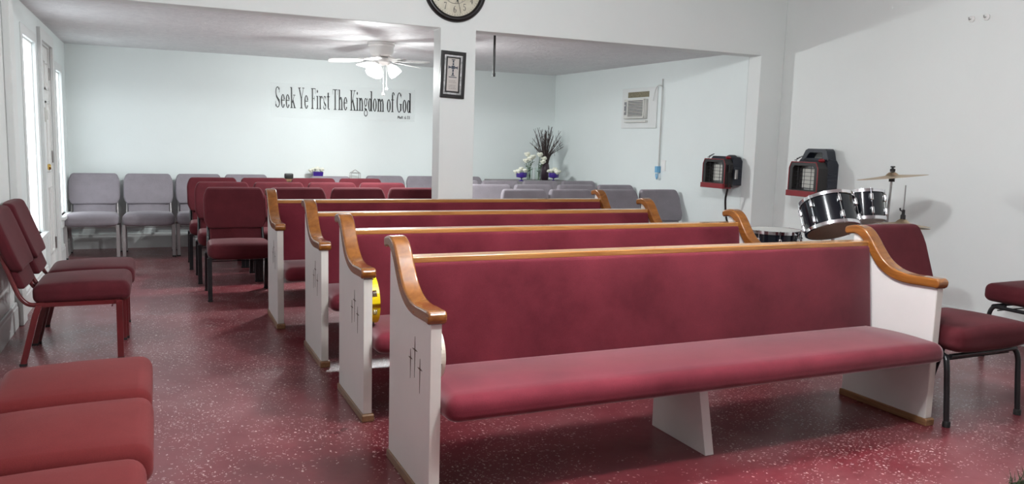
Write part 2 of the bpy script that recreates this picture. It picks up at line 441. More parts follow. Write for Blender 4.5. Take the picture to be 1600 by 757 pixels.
# windows
for i, (y0, y1, z0, z1) in enumerate(WIN):
    win = bpy.data.objects.new('window_%d' % (i + 1), None); COL.objects.link(win); win['kind'] = 'structure'
    win.location = (XL, (y0 + y1) / 2, z0)
    hy = (y1 - y0) / 2; h = z1 - z0
    bm = B(); cw, ct = 0.075, 0.008
    box(bm, 0, ct, -hy - cw, -hy, -.02, h + cw); box(bm, 0, ct, hy, hy + cw, -.02, h + cw); box(bm, 0, ct, -hy, hy, h, h + cw)
    obj('window_casing', bm, 'trim', win, smooth=0, bevel=.003)
    bm = B(); box(bm, -.10, .045, -hy - cw - .01, hy + cw + .01, -.03, 0); box(bm, 0, .018, -hy - cw, hy + cw, -.11, -.03)
    obj('window_sill', bm, 'trim', win, smooth=0, bevel=.004)
    bm = B(); s = .014
    for a in ((-hy, -hy + s, 0, h), (hy - s, hy, 0, h), (-hy, hy, 0, s), (-hy, hy, h - s, h)):
        box(bm, -.045, -.018, *a)
    obj('window_sash', bm, 'white_gloss', win, smooth=0, bevel=.003)
    bm = B(); box(bm, -.036, -.030, -hy, hy, 0, h); obj('window_pane', bm, 'pane', win, smooth=0)
# door
y0, y1, _, z1 = DOOR
dr = bpy.data.objects.new('door_1', None); COL.objects.link(dr); dr['kind'] = 'structure'; dr.location = (XL, (y0 + y1) / 2, 0)
hy = (y1 - y0) / 2
bm = B(); cw, ct = 0.095, 0.028
box(bm, 0, ct, -hy - cw, -hy, 0, z1 + cw); box(bm, 0, ct, hy, hy + cw, 0, z1 + cw); box(bm, 0, ct, -hy, hy, z1, z1 + cw)
box(bm, -.12, 0, -hy, -hy + .012, 0, z1); box(bm, -.12, 0, hy - .012, hy, 0, z1); box(bm, -.12, 0, -hy, hy, z1 - .012, z1)
obj('door_frame', bm, 'trim', dr, smooth=0, bevel=.003)
bm = B(); box(bm, -.085, -.045, -hy + .014, hy - .014, 0.008, z1 - .014)
for ya, yb in ((-hy + .10, -.04), (.04, hy - .10)):
    for za, zb in ((.18, .78), (.92, 1.55), (1.65, 1.90)):
        box(bm, -.046, -.034, ya, ya + .02, za, zb); box(bm, -.046, -.034, yb - .02, yb, za, zb)
        box(bm, -.046, -.034, ya, yb, za, za + .02); box(bm, -.046, -.034, ya, yb, zb - .02, zb)
        box(bm, -.046, -.038, ya + .05, yb - .05, za + .05, zb - .05)
leafd = obj('door_leaf', bm, 'white_gloss', dr, smooth=0, bevel=.002); leafd.location.x = .028
bm = B(); lathe(bm, [(0, 0), (.028, 0), (.028, .006), (.011, .01), (.011, .03), (.022, .036), (.028, .05), (.02, .062), (0, .065)], 20, Matrix.Translation((-.045, -hy + .08, .98)) @ Matrix.Rotation(PI / 2, 4, 'Y'))
ob = obj('door_knob', bm, 'brass', leafd); ob['label'] = 'round brass door knob'
for z in (.25, 1.05, 1.80):
    bm = B(); box(bm, -.044, -.04, hy - .05, hy - .014, z - .05, z + .05); tube(bm, [(-.036, hy - .012, z - .055), (-.036, hy - .012, z + .055)], .008, 8)
    obj('hinge', bm, 'steel', leafd)
bm = B(); box(bm, 0.028, .04, -hy - .05, -hy - .02, 1.36, 1.48); box(bm, .04, .05, -hy - .042, -hy - .028, 1.38, 1.46); obj('door_latch', bm, 'white_plastic', dr, smooth=0)

# ------------------------------------------------------------------ pews
CAPU = [(-.045, .908), (-.01, .917), (.035, .920), (.082, .903), (.122, .866), (.168, .808), (.215, .762), (.28, .728), (.36, .714), (.44, .716), (.50, .717)]
CAPL = [(-.038, .868), (-.005, .874), (.025, .874), (.058, .857), (.090, .826), (.132, .770), (.178, .722), (.25, .684), (.335, .668), (.43, .669), (.50, .671)]
def pew(label, loc, rotz, L):
    t, c, D = 0.041, 0.0145, 0.513
    root = thing('church_pew', label, 'pew', loc, rotz, 'church pews in the middle of the room')
    U = [(p.x, p.y) for p in smooth_path([(a, b_, 0) for a, b_ in CAPU], 5)]
    Lw = [(p.x, p.y) for p in smooth_path([(a, b_, 0) for a, b_ in CAPL], 5)]
    nose = [(.515, .7175), (.527, .713), (.533, .702), (.533, .689), (.528, .676), (.517, .669)]
    backe = [(-.047, .872), (-.052, .885), (-.051, .9)]
    for side in (0, 1):
        xo = 0 if side == 0 else L - t
        cov = -.001 
        poly = [(0, .03)] + [(a, b_ + .006) for a, b_ in Lw if 0 <= a <= .50] + [(D, .676), (D, .03)]
        bm = B(); prism(bm, poly, lambda a, b_, d: (d, -a, b_), xo, xo + t)
        pn = obj('end_panel', bm, 'panel', root, smooth=30, bevel=.002, seg=2)
        bm = B(); prism(bm, U + nose + Lw[::-1] + backe, lambda a, b_, d: (d, -a, b_), xo - c, xo + t + c)
        cp = obj('arm_cap', bm, 'oak', pn, smooth=40, bevel=.011, seg=4); cp['label'] = 'curved varnished oak cap'
        bm = B(); prism(bm, [(-.009, 0), (-.009, .03), (-.002, .036), (D + .008, .036), (D + .015, .03), (D + .015, 0)], lambda a, b_, d: (d, -a, b_), xo - .008, xo + t + .008)
        obj('base_trim', bm, 'oak_dark', pn, smooth=30, bevel=.004)
        bm = B(); prism(bm, [(D + .0006, .04), (D + .0026, .04), (D + .0026, .668), (D + .0006, .668)], lambda a, b_, d: (d, -a, b_), xo + .0012, xo + t - .0012)
        obj('edge_band', bm, 'panel_edge', pn, smooth=0)
        if side == 0:                   # three inlaid crosses on the outer face
            bm = B()
            def needle(cx, cz, arm, upl, dn):
                tw = .0034
                pts = [(cx - tw, cz + tw), (cx, cz + upl), (cx + tw, cz + tw), (cx + arm, cz), (cx + tw, cz - tw), (cx, cz - dn), (cx - tw, cz - tw), (cx - arm, cz)]
                prism(bm, pts, lambda a, b_, d: (d, -a, b_), -.0012, .0005)
            needle(.340, .538, .032, .050, .105); needle(.288, .495, .025, .034, .078); needle(.402, .482, .028, .038, .090)
            obj('cross_inlay', bm, 'engrave', pn, smooth=0)
    x0, x1 = t + .001, L - t - .001; W = x1 - x0; xc = (x0 + x1) / 2
    # back: board + padded front
    bm = B(); prism(bm, [(.035, .825), (.075, .825), (.135, .30), (.10, .30)], lambda a, b_, d: (d, -a, b_), x0, x1)
    bk = obj('back_board', bm, 'velour', root, smooth=0, bevel=.003)
    bm = B(); h = .235
    tilt = math.atan((.135 - .075) / .525)
    def wb(x, y, z):
        e = min(1, (1 - abs(x) / (W / 2)) * 14); y2 = y - (.010 * max(0, math.sin((z / h + 1) * PI / 2)) * e if y < 0 else 0)
        return (x, y2 - (-z) * 0 , z)
    rbox(bm, (0, 0, 0), (W / 2, .028, h), .020, 16, wb)
    mt_ = Matrix.Translation((xc, -.118, .590)) @ Matrix.Rotation(-tilt, 4, 'X')
    for v in bm.verts: v.co = mt_ @ v.co
    obj('back_cushion', bm, 'velour', root, smooth=60)
    bm = B(); box(bm, x0, x1, -.112, -.030, .820, .845)
    rl = obj('top_rail', bm, 'oak_rail', root, smooth=0, bevel=.005, seg=3); rl['label'] = 'varnished oak rail along the top'
    # seat
    bm = B()
    def ws(x, y, z):
        f = (y + .235) / .47             # 0 at the front, 1 at the back
        g = max(0, z / .057); crown = g * .014 * math.sin(min(1, max(0, f)) * PI)
        if z < 0: z = z + (-z / .057) * .020 * (1 - min(1, max(0, f) * 1.6))
        e = (1 - abs(x) / (W / 2))
        return (x, y, z + crown * min(1, e * 20) - 0.010 * f * g)
    rbox(bm, (xc, -.362, .367), (W / 2, .240, .057), .048, 14, ws)
    obj('seat_cushion', bm, 'velour', root, smooth=60)
    bm = B(); prism(bm, [(.055, 0), (.455, 0), (.375, .33), (.055, .33)], lambda a, b_, d: (d, -a, b_), L / 2 - .02, L / 2 + .025)
    obj('centre_support', bm, 'panel', root, smooth=0, bevel=.003)
    return root
pews = [
 ('church pew nearest the viewer, its whole burgundy seat and back in full view', (.841, 3.092, 0), .009, 2.544),
 ('church pew second from the front, with the yellow tambourine on its seat', (.835, 4.049, 0), .009, 2.500),
 ('church pew third from the front, directly behind the pew with the yellow tambourine', (.821, 4.999, 0), .006, 2.470),
 ('church pew farthest back of the four, just before the white pillar', (.722, 6.010, 0), -.004, 2.74)]
for a in pews: pew(*a)

# tambourines leaning against the pew ends
def tambourine(label, loc, mat, r, lean):
    t = thing('tambourine', label, 'tambourine', loc)
    R_ = Matrix.Rotation(lean, 4, 'Y')
    def place(bm):
        for v in bm.verts: v.co = R_ @ (v.co + Vector((0, 0, r)))
        return bm
    # shell with windows for the jingles: axis along x
    bm = B(); n = 48; wdt = .024
    for k in range(n):
        a0, a1 = 2 * PI * k / n, 2 * PI * (k + 1) / n
        cut = (k % 6) in (2, 3)
        for (xa, xb) in (((-wdt, -wdt * .45), (wdt * .45, wdt)) if cut else ((-wdt, wdt),)):
            vs = []
            for x in (xa, xb):
                for rr in (r, r - .007):
                    for a in (a0, a1): vs.append(bm.verts.new((x, rr * math.sin(a), rr * math.cos(a))))
            for f in ((0, 1, 3, 2), (4, 6, 7, 5), (0, 4, 5, 1), (2, 3, 7, 6), (0, 2, 6, 4), (1, 5, 7, 3)): bm.faces.new([vs[i] for i in f])
    obj('shell', place(bm), mat, t, smooth=30)
    for k in range(8):
        a = 2 * PI * (k * 6 + 3) / n
        bm = B(); c_ = Vector((0, (r - .0035) * math.sin(a), (r - .0035) * math.cos(a)))
        for dx in (-.004, .004):
            lathe(bm, [(0, -.0006), (.014, -.0006), (.014, .0006), (0, .0006)], 14, Matrix.Translation(c_ + Vector((dx, 0, 0))) @ Matrix.Rotation(PI / 2, 4, 'Y'), cap=False)
        obj('jingle', place(bm), 'steel', t)
    return t
tambourine('yellow tambourine standing on edge on a pew seat against the pew end', (.904, 3.672, .434), 'yellow', .115, -.04)
tambourine('cream tambourine standing on edge at the end of the nearest pew seat', (.906, 2.742, .434), 'tamb_cream', .098, -.04)

# ------------------------------------------------------------------ stacking chairs
def stack_chair(label, fab, frame, loc, rotz, group, style='square', top=.855):
    root = thing('upholstered_chair', label, 'chair', loc, rotz, group)
    zs = .455 if style == 'square' else .482; wx = 1.0 if style == 'square' else 1.10
    def prim(bm, pts, w_):
        if style == 'square': sq(bm, pts, w_)
        else: tube(bm, pts, w_ * .5, 12)
    # seat cushion
    bm = B(); hx, hy, hz = .251 * wx, .245, .064
    def ws(x, y, z):
        f = min(1, max(0, (y + hy) / (2 * hy)))
        x *= 1 - .075 * f ** 1.5 - .03 * max(0, 1 - f * 5) ** 2
        g = max(0, z / hz)
        cr = g * .020 * (1 - (x / hx) ** 2) * math.sin(min(1, max(0, f)) * PI)
        if z > 0: z -= .012 * f * g
        if z < 0: z += (-z / hz) * .02 * (abs(x / hx)) ** 4
        return (x, y, z + cr)
    rbox(bm, (0, -.035, zs - hz), (hx, hy, hz), .045, 8, ws)
    obj('seat', bm, fab, root, smooth=60)
    # backrest: wide upper cushion
    h = (top - .520) / 2; zc = .520 + h
    def yb(z): return .235 + (z - .45) * .36     # front face of the back cushion
    bm = B()
    def wbk(x, y, z):
        f = (z + h) / (2 * h)
        k = 1.0 - .135 * max(0, (f - .72) / .28) ** 1.6 - .13 * max(0, (.22 - f) / .22) ** 1.3
        yy = y - (.010 * (1 - (x / .25) ** 2) if y < 0 else 0) + .030 * (x / .25) ** 2 * -1 * .6
        return (x * k, yy + (z) * .36 , z)
    rbox(bm, (0, yb(zc) + .03, zc), (.248, .032, h), .022, 8, wbk)
    obj('backrest', bm, fab, root, smooth=60)
    bm = B()
    rbox(bm, (0, yb(.485) + .034, .478), (.205, .022, .055), .016, 6, lambda x, y, z: (x, y + z * .36 - .006 * (1 - (x / .2) ** 2), z))
    obj('lumbar_pad', bm, fab, root, smooth=60)
    for s in (-1, 1):
        x = s * .237 * wx
        if style == 'square':
            bm = B(); prim(bm, [(x, -.222, .012), (x, -.222, .345)], .033)
            lg = obj('leg', bm, frame, root, smooth=0, bevel=.003)
            bm = B(); box(bm, x - .018, x + .018, -.240, -.204, 0, .014); obj('foot_cap', bm, 'rubber', lg, smooth=0, bevel=.002)
            bm = B(); prim(bm, [(x, .175, .335), (x, .195, .28), (x, .262, .010)], .031)
            lg = obj('leg', bm, frame, root, smooth=0, bevel=.003)
            bm = B(); box(bm, x - .017, x + .017, .245, .280, 0, .014); obj('foot_cap', bm, 'rubber', lg, smooth=0, bevel=.002)
        else:
            bm = B(); tube(bm, smooth_path([(x, -.245, .012), (x, -.228, .20), (x, -.218, .295), (x * .96, -.195, .335), (x * .92, -.13, .345)], 6), .0135, 12)
            lg = obj('leg', bm, frame, root)
            bm = B(); lathe(bm, [(.018, 0), (.018, .022), (.015, .028)], 14, Matrix.Translation((x, -.245, 0))); obj('foot_cap', bm, 'rubber', lg)
            bm = B(); tube(bm, smooth_path([(x, .262, .012), (x, .20, .23), (x, .175, .32), (x * .96, .14, .345), (x * .92, .08, .345)], 6), .0135, 12)
            lg = obj('leg', bm, frame, root)
            bm = B(); lathe(bm, [(.018, 0), (.018, .022), (.015, .028)], 14, Matrix.Translation((x, .262, 0))); obj('foot_cap', bm, 'rubber', lg)
    bm = B()
    for s in (-1, 1): prim(bm, [(s * .225 * wx, -.215, .335), (s * .225 * wx, .19, .335)], .024)
    prim(bm, [(-.235, -.214, .338), (.235, -.214, .338)], .022); prim(bm, [(-.235, .165, .338), (.235, .165, .338)], .022)
    tube(bm, [(-.235, -.185, .312), (.235, -.185, .312)], .004, 6)
    obj('seat_frame', bm, frame, root, smooth=40)
    bm = B()
    half = [(.222, .175, .335), (.222, .225, .340), (.222, .262, .375), (.218, .290, .44), (.212, .352, .62), (.200, .412, top - .09), (.17, .418, top - .06)]
    tube(bm, smooth_path([(-a, b_, c) for a, b_, c in half] + half[::-1], 5), .0125, 10)
    obj('back_frame', bm, frame, root, smooth=40)
    return root
def facing_camera(x, y_backtop, rot=0.0):
    """x and y of the top front edge of the backrest"""
    dy = .235 + (.855 - .45) * .36 - .0
    return (x + math.sin(rot) * dy, y_backtop - math.cos(rot) * dy, 0)

# maroon chairs with black frames behind the pews
G = 'rows of maroon chairs behind the pews'
def front_leg(x, y): return (x, y + .222, 0)
rows = [(6.57, (.590, 1.112, 1.645, 2.165), 'front'), (7.385, (.555, 1.065, 1.575, 2.085), 'middle'), (8.20, (.515, 1.025, 1.535, 2.045), 'back')]
seatpos = ['leftmost at the aisle end', 'second from the aisle', 'third from the aisle', 'fourth from the aisle by the pillar']
first = None
for y, xs, rn in rows:
    for k, x in enumerate(xs):
        lab = 'maroon chair, %s maroon row, %s' % (rn, seatpos[k])
        p = (x, y + .222, 0); rz = rnd.uniform(-.004, .004)
        if first is None: first = stack_chair(lab, 'chair_red', 'black_metal', p, rz, G)
        else: dup(first, lab, p, rz, G)

# maroon chairs with maroon frames along the left wall
G = 'maroon chairs against the left wall'
cw_ = stack_chair('maroon chair with maroon legs by the left wall, nearer of the two whole ones', 'chair_red', 'red_metal', (-.440, 5.255, 0), PI / 2, G)
dup(cw_, 'maroon chair with maroon legs by the left wall, just before the tall window', (-.430, 5.77, 0), PI / 2 + .01, G)
G = 'faded red seats at the lower left corner'
c3 = stack_chair('faded red chair, farthest of the three seats in the lower left corner', 'chair_coral', 'red_metal', (-.315, 3.065, 0), PI / 2, G)
dup(c3, 'faded red chair, middle of the three seats in the lower left corner', (-.310, 2.540, 0), PI / 2, G)
dup(c3, 'faded red chair nearest the viewer at the lower left, cut off by the frame', (-.325, 2.010, 0), PI / 2, G)

# round-tube chairs on the right
G = 'maroon chairs with round black legs on the right'
ct = stack_chair('maroon chair with bent round black legs beside the right end of the nearest pew', 'chair_red', 'black_metal', (3.695, 2.80, 0), .01, G, 'round', .905)
dup(ct, 'maroon chair against the right wall, only one corner of its seat in view', (5.155, 3.19, 0), PI, G)

# grey chairs
G = 'grey chairs in the back room'
gc = None
def grey(x, yb_, label, rot=0.0):
    global gc
    loc = (x, yb_ - .40, 0)
    if gc is None: gc = stack_chair(label, 'chair_grey', 'taupe_metal', loc, rot, G, 'square', .845)
    else: dup(gc, label, loc, rot, G)
grey(-.625, 9.76, 'grey chair against the back wall, in the corner by the far window')
grey(-.095, 9.76, 'grey chair against the back wall, second from the left corner')
grey(.425, 9.78, 'grey chair against the back wall, third from the left corner, half behind the maroon rows')
grey(.935, 9.77, 'grey chair against the back wall, fourth from the left, only its top edge visible')
grey(1.85, 9.50, 'grey chair behind the maroon rows, in front of the small purple flower box')
grey(2.565, 9.75, 'grey chair against the back wall, first to the right of the wire lantern')
grey(3.085, 9.75, 'grey chair against the back wall, partly hidden by the left side of the pillar')
grey(3.595, 9.72, 'grey chair against the back wall, its top corner showing right of the pillar')
bays = [('leftmost, next to the pillar', 'second from the pillar', 'third from the pillar', 'rightmost, by the right wall')]
for rn, yy, xs in (('back', 8.82, (3.20, 3.725, 4.25, 4.775)), ('middle', 8.00, (3.26, 3.78, 4.30, 4.815)), ('front', 7.18, (3.275, 3.80, 4.335, 4.855))):
    for k, x in enumerate(xs):
        grey(x, yy, 'grey chair in the %s row of the right block, %s' % (rn, bays[0][k]), (-.02, .015, .0, .012)[k])

# ------------------------------------------------------------------ writing on the banner
def ell(cx, cy, rx, ry, a0, a1, n=20):
    return [(cx + rx * math.cos(math.radians(a0 + (a1 - a0) * i / n)), cy + ry * math.sin(math.radians(a0 + (a1 - a0) * i / n))) for i in range(n + 1)]
class Ink:
    def __init__(s, mp, th): s.bm = B(); s.mp = mp; s.th = th; s.ox = s.oy = 0; s.sx = s.sy = 1
    def poly(s, pts): prism(s.bm, [(s.ox + a * s.sx, s.oy + b_ * s.sy) for a, b_ in pts], s.mp, 0, s.th)
    def strip(s, A, C):
        for i in range(len(A) - 1): s.poly([A[i], A[i + 1], C[i + 1], C[i]])
    def rect(s, x0, y0, x1, y1): s.poly([(x0, y0), (x1, y0), (x1, y1), (x0, y1)])
    def arc(s, cx, cy, rx, ry, th, tv, a0, a1):    # th: thickness at the sides, tv: thin at top/bottom
        s.strip(ell(cx, cy, rx, ry, a0, a1), ell(cx, cy, rx - th, ry - tv, a0, a1))
    def serif(s, x, y, wd=.13): s.rect(x - wd, y - (.0 if y < .5 else .035), x + wd, y + (.035 if y < .5 else 0))
TK, TN = .135, .045
def glyph(I, ch):
    R, A, P_, S = I.rect, I.arc, I.poly, I.serif
    X = .64                                    # x-height
    if ch == 'S':
        A(.28, .755, .22, .245, .08, TN, 25, 180); A(.28, .755, .22, .245, .08, TN, 180, 250)
        P_([(.09, .66), (.22, .56), (.50, .36), (.50, .30), (.42, .22), (.36, .30), (.12, .50)])
        A(.28, .245, .24, .245, .09, TN, -160, 0); A(.28, .245, .24, .245, .09, TN, 0, 40)
        R(.455, .72, .485, .96); R(.05, .04, .08, .30); return .58
    if ch == 'e':
        A(.24, .32, .22, .33, TK, TN, 15, 330); R(.10, .34, .44, .38); return .48
    if ch == 'k':
        R(.08, 0, .08 + TK, 1.0); S(.14, 0); R(0, .965, .14, 1.0); P_([(.19, .28), (.42, .60), (.46, .60), (.24, .24)]); R(.32, .605, .56, .64)
        P_([(.24, .34), (.34, .42), (.56, .03), (.42, .03)]); R(.36, 0, .62, .035); return .60
    if ch == 'Y':
        P_([(.04, .97), (.17, .97), (.38, .48), (.30, .40)]); P_([(.54, .97), (.58, .97), (.38, .45), (.33, .45)]); R(.27, 0, .27 + TK, .47)
        S(.33, 0, .15); R(-.02, .965, .25, 1.0); R(.44, .965, .66, 1.0); return .60
    if ch == 'F':
        R(.08, 0, .08 + TK, 1.0); S(.14, 0, .15); R(0, .965, .50, 1.0); R(.16, .49, .38, .525); R(.355, .40, .385, .62); P_([(.46, .97), (.50, .97), (.50, .74)]); R(.475, .74, .50, .98); return .54
    if ch == 'i':
        R(.07, 0, .07 + TK, X); S(.128, 0); R(0, X - .035, .13, X); A(.128, .86, .065, .075, .065, .075, 0, 360); return .27
    if ch == 'r':
        R(.07, 0, .07 + TK, X); S(.128, 0); R(0, X - .035, .13, X); A(.30, .46, .13, .19, .04, .05, 80, 180); A(.345, .575, .055, .065, .055, .065, 0, 360); return .42
    if ch == 's':
        A(.19, .49, .14, .165, .06, TN, 20, 240); P_([(.07, .44), (.14, .38), (.34, .24), (.34, .14), (.24, .16), (.08, .32)]); A(.19, .165, .155, .175, .06, TN, -165, 35)
        R(.295, .46, .32, .63); R(.04, .03, .065, .20); return .40
    if ch == 't':
        R(.08, .10, .08 + TK, .82); R(0, X - .035, .32, X); A(.23, .13, .15, .14, TK * .9, TN, 180, 310); P_([(.08, .64), (.19, .64), (.19, .84)]); return .36
    if ch == 'T':
        R(.22, 0, .22 + TK, 1.0); S(.28, 0, .15); R(0, .965, .56, 1.0); R(0, .74, .025, .98); R(.535, .74, .56, .98); return .60
    if ch in 'hn':
        R(.07, 0, .07 + TK, 1.0 if ch == 'h' else X); S(.128, 0); R(0, (1.0 if ch == 'h' else X) - .035, .13, 1.0 if ch == 'h' else X)
        A(.30, .40, .165, .25, TK, .06, 0, 150); R(.35, 0, .35 + TK, .41); S(.41, 0); return .56
    if ch == 'm':
        R(.07, 0, .07 + TK, X); S(.128, 0); R(0, X - .035, .13, X)
        for d in (0, .28):
            A(.30 + d, .40, .165, .25, TK, .06, 0, 150); R(.35 + d, 0, .35 + d + TK, .41); S(.41 + d, 0)
        return .84
    if ch == 'K':
        R(.08, 0, .08 + TK, 1.0); S(.14, 0, .15); S(.14, 1.0, .15); P_([(.19, .38), (.48, .97), (.53, .97), (.23, .36)]); R(.38, .965, .64, 1.0)
        P_([(.24, .50), (.33, .60), (.60, .03), (.45, .03)]); R(.38, 0, .68, .035); return .66
    if ch == 'g':
        A(.22, .44, .18, .21, .09, TN, 0, 360); A(.24, -.10, .22, .17, .07, .045, 0, 360); P_([(.12, .26), (.18, .28), (.14, .16), (.36, .10), (.36, .03), (.08, .08)]); P_([(.34, .56), (.47, .66), (.47, .60), (.37, .52)]); return .46
    if ch == 'd':
        A(.22, .32, .20, .33, TK, TN, 0, 360); R(.33, 0, .33 + TK, 1.0); R(.25, .965, .40, 1.0); R(.40, 0, .52, .035); return .52
    if ch == 'o':
        A(.25, .32, .23, .33, TK, TN, 0, 360); return .50
    if ch == 'f':
        R(.09, 0, .09 + TK, .86); S(.148, 0, .14); R(0, X - .035, .34, X); A(.24, .85, .15, .16, .09, TN, 20, 180); A(.345, .90, .05, .055, .05, .055, 0, 360); return .34
    if ch == 'G':
        A(.34, .50, .32, .51, .12, TN, 40, 325); R(.47, .08, .47 + TK, .42); R(.38, .40, .66, .435); R(.56, .72, .585, .98); return .70
    return .22
mpb = lambda a, b_, d: (a, -d, b_)             # banner frame: x right, z up, thickness toward the room
ban = thing('wall_banner', 'long clear banner on the back wall reading Seek Ye First The Kingdom of God', 'banner', (1.245, YB - .001, 1.52))
bm = B(); box(bm, 0, 1.755, -.0015, 0, 0, .40, ); obj('vinyl_sheet', bm, 'vinyl', ban, smooth=0)
I = Ink(mpb, .0025); text = 'Seek Ye First The Kingdom of God'
class W0:                                       # measures only
    rect = arc = poly = serif = strip = lambda s, *a: None
tot = sum((.26 if ch == ' ' else glyph(W0(), ch) + .035) for ch in text)
HT, WT = .245, 1.665
I.sx = WT / tot; I.sy = HT; x = 0.045
for ch in text:
    I.ox, I.oy = x, .112
    if ch == ' ': x += .26 * I.sx
    else: x += (glyph(I, ch) + .035) * I.sx
obj('lettering', I.bm, 'ink', ban, smooth=0)['label'] = 'tall black serif letters'
# hand-written reference
def stroke_text(bm, strokes, ox, oy, s, wd, mp):
    for st in strokes:
        for (a, b_), (c, d) in zip(st[:-1], st[1:]):
            dx, dy = c - a, d - b_; l = math.hypot(dx, dy) or 1; nx, ny = -dy / l * wd / s / 2, dx / l * wd / s / 2
            prism(bm, [(ox + (a + nx) * s, oy + (b_ + ny) * s), (ox + (c + nx) * s, oy + (d + ny) * s), (ox + (c - nx) * s, oy + (d - ny) * s), (ox + (a - nx) * s, oy + (b_ - ny) * s)], mp, 0, .0025)
HAND = [[(0, 0), (.1, 1), (.35, .35), (.6, 1), (.65, 0)], [(1.15, .55), (.85, .5), (.85, .05), (1.15, .1), (1.15, .6), (1.22, 0)], [(1.45, 1), (1.45, .05), (1.6, 0)], [(1.3, .65), (1.65, .65)],
        [(1.85, 1), (1.85, .05), (2.0, 0)], [(1.72, .65), (2.05, .65)], [(2.2, 0), (2.25, .05)],
        [(3.0, 1), (2.7, .6), (2.65, .15), (2.9, 0), (3.1, .2), (2.95, .45), (2.7, .35)], [(3.35, .6), (3.36, .7)], [(3.35, .15), (3.36, .25)],
        [(3.6, .95), (3.95, 1), (3.75, .55), (3.98, .3), (3.8, 0), (3.58, .1)], [(4.2, .95), (4.55, 1), (4.35, .55), (4.58, .3), (4.4, 0), (4.18, .1)]]
bm = B(); stroke_text(bm, HAND, 1.535, .035, .034, .005, mpb); obj('handwriting', bm, 'ink', ban, smooth=0)

# ------------------------------------------------------------------ wall clock
CR = .255
ck = thing('wall_clock', 'round black-rimmed wall clock above the white pillar', 'clock', (2.145, YD0, 2.47))
RX = Matrix.Rotation(PI / 2, 4, 'X')             # local z -> -y
bm = B(); lathe(bm, [(CR - .05, .0), (CR, .0), (CR, .022), (CR - .012, .036), (CR - .030, .038), (CR - .042, .028), (CR - .045, .012)], 72, RX, cap=False)
obj('rim', bm, 'black', ck, smooth=50)
bm = B(); lathe(bm, [(0, .0), (CR - .02, .0), (CR - .04, .012), (0, .012)], 64, RX, cap=False); obj('dial', bm, 'cream', ck)
mpc = lambda a, b_, d: (a, -.012 - d, b_)
def digits(I, s, cx, cy, h):
    """seriffed clock numerals"""
    I.sx = I.sy = h; w_ = .5 * len(s) * h; x = cx - w_ / 2
    for d in s:
        I.ox, I.oy = x - .02 * h, cy - h / 2
        A, R, P_ = I.arc, I.rect, I.poly
        if d == '1': R(.2, 0, .3, 1); R(.1, 0, .4, .04); P_([(.2, 1), (.2, .9), (.1, .86), (.1, .9)])
        elif d == '2': A(.25, .74, .19, .26, .09, .04, -20, 170); P_([(.34, .66), (.43, .66), (.14, .06), (.06, .02)]); R(.06, 0, .44, .10)
        elif d == '3': A(.24, .75, .17, .25, .08, .04, -90, 160); A(.24, .27, .20, .27, .09, .04, -160, 90)
        elif d == '4': R(.28, 0, .38, 1); P_([(.28, 1), (.38, 1), (.07, .30), (.02, .30)]); R(.02, .26, .46, .32); R(.2, 0, .46, .04)
        elif d == '5': R(.10, .52, .14, 1); R(.10, .92, .42, 1.0); A(.24, .32, .20, .33, .09, .04, -160, 135)
        elif d == '6': A(.25, .30, .20, .31, .09, .04, 0, 360); A(.36, .50, .31, .50, .10, .05, 95, 190)
        elif d == '7': R(.06, .92, .44, 1.0); R(.06, .82, .09, 1.0); P_([(.40, .93), (.44, .96), (.26, 0), (.16, 0)])
        elif d == '8': A(.25, .76, .16, .24, .07, .04, 0, 360); A(.25, .27, .20, .28, .09, .04, 0, 360)
        elif d == '9': A(.25, .70, .20, .31, .09, .04, 0, 360); A(.14, .50, .31, .50, .10, .05, -85, 10)
        elif d == '0': A(.25, .5, .20, .51, .09, .04, 0, 360)
        x += .5 * h
for k in range(1, 13):
    a = 2 * PI * k / 12; I = Ink(mpc, .001); digits(I, str(k), math.sin(a) * .158, math.cos(a) * .158, .052)
    obj('numeral', I.bm, 'ink', ck, smooth=0)
bm = B()
for k in range(60):
    a = 2 * PI * k / 60; r0 = .196; r1 = .202 if k % 5 else .206
    q = [(math.sin(a + e) * r, math.cos(a + e) * r) for r, e in ((r0, -.006), (r1, -.006), (r1, .006), (r0, .006))]
    prism(bm, q, mpc, 0, .0008)
obj('minute_marks', bm, 'ink', ck, smooth=0)
bm = B()
for rr in (.115, .075, .05):
    tube(bm, [(rr * math.cos(2 * PI * i / 48), -.0125, rr * math.sin(2 * PI * i / 48)) for i in range(48)], .0022, 6, True)
for k in range(12):
    a = 2 * PI * k / 12
    tube(bm, smooth_path([(.052 * math.cos(a), -.0125, .052 * math.sin(a)), (.085 * math.cos(a + .18), -.0125, .085 * math.sin(a + .18)), (.113 * math.cos(a), -.0125, .113 * math.sin(a))], 4), .0016, 6)
obj('centre_ornament', bm, 'steel', ck)
bm = B()
for a, l, wd in ((math.radians(118), .165, .007), (math.radians(170), .115, .008)):
    d = Vector((math.sin(a), 0, math.cos(a))); n_ = Vector((math.cos(a), 0, -math.sin(a)))
    vs = [d * -.02 + n_ * wd * .4, d * l * .6 + n_ * wd, d * l, d * l * .6 - n_ * wd, d * -.02 - n_ * wd * .4]
    A_ = [bm.verts.new(v + Vector((0, -.019, 0))) for v in vs]; C_ = [bm.verts.new(v + Vector((0, -.017, 0))) for v in vs]
    bm.faces.new(A_); bm.faces.new(C_[::-1])
    for i in range(5): bm.faces.new([A_[i], C_[i], C_[(i + 1) % 5], A_[(i + 1) % 5]])
a = math.radians(166); tube(bm, [(-.03 * math.sin(a), -.021, -.03 * math.cos(a)), (.19 * math.sin(a), -.021, .19 * math.cos(a))], .0012, 6)
lathe(bm, [(0, .012), (.008, .012), (.008, .024), (0, .024)], 16, RX, cap=False)
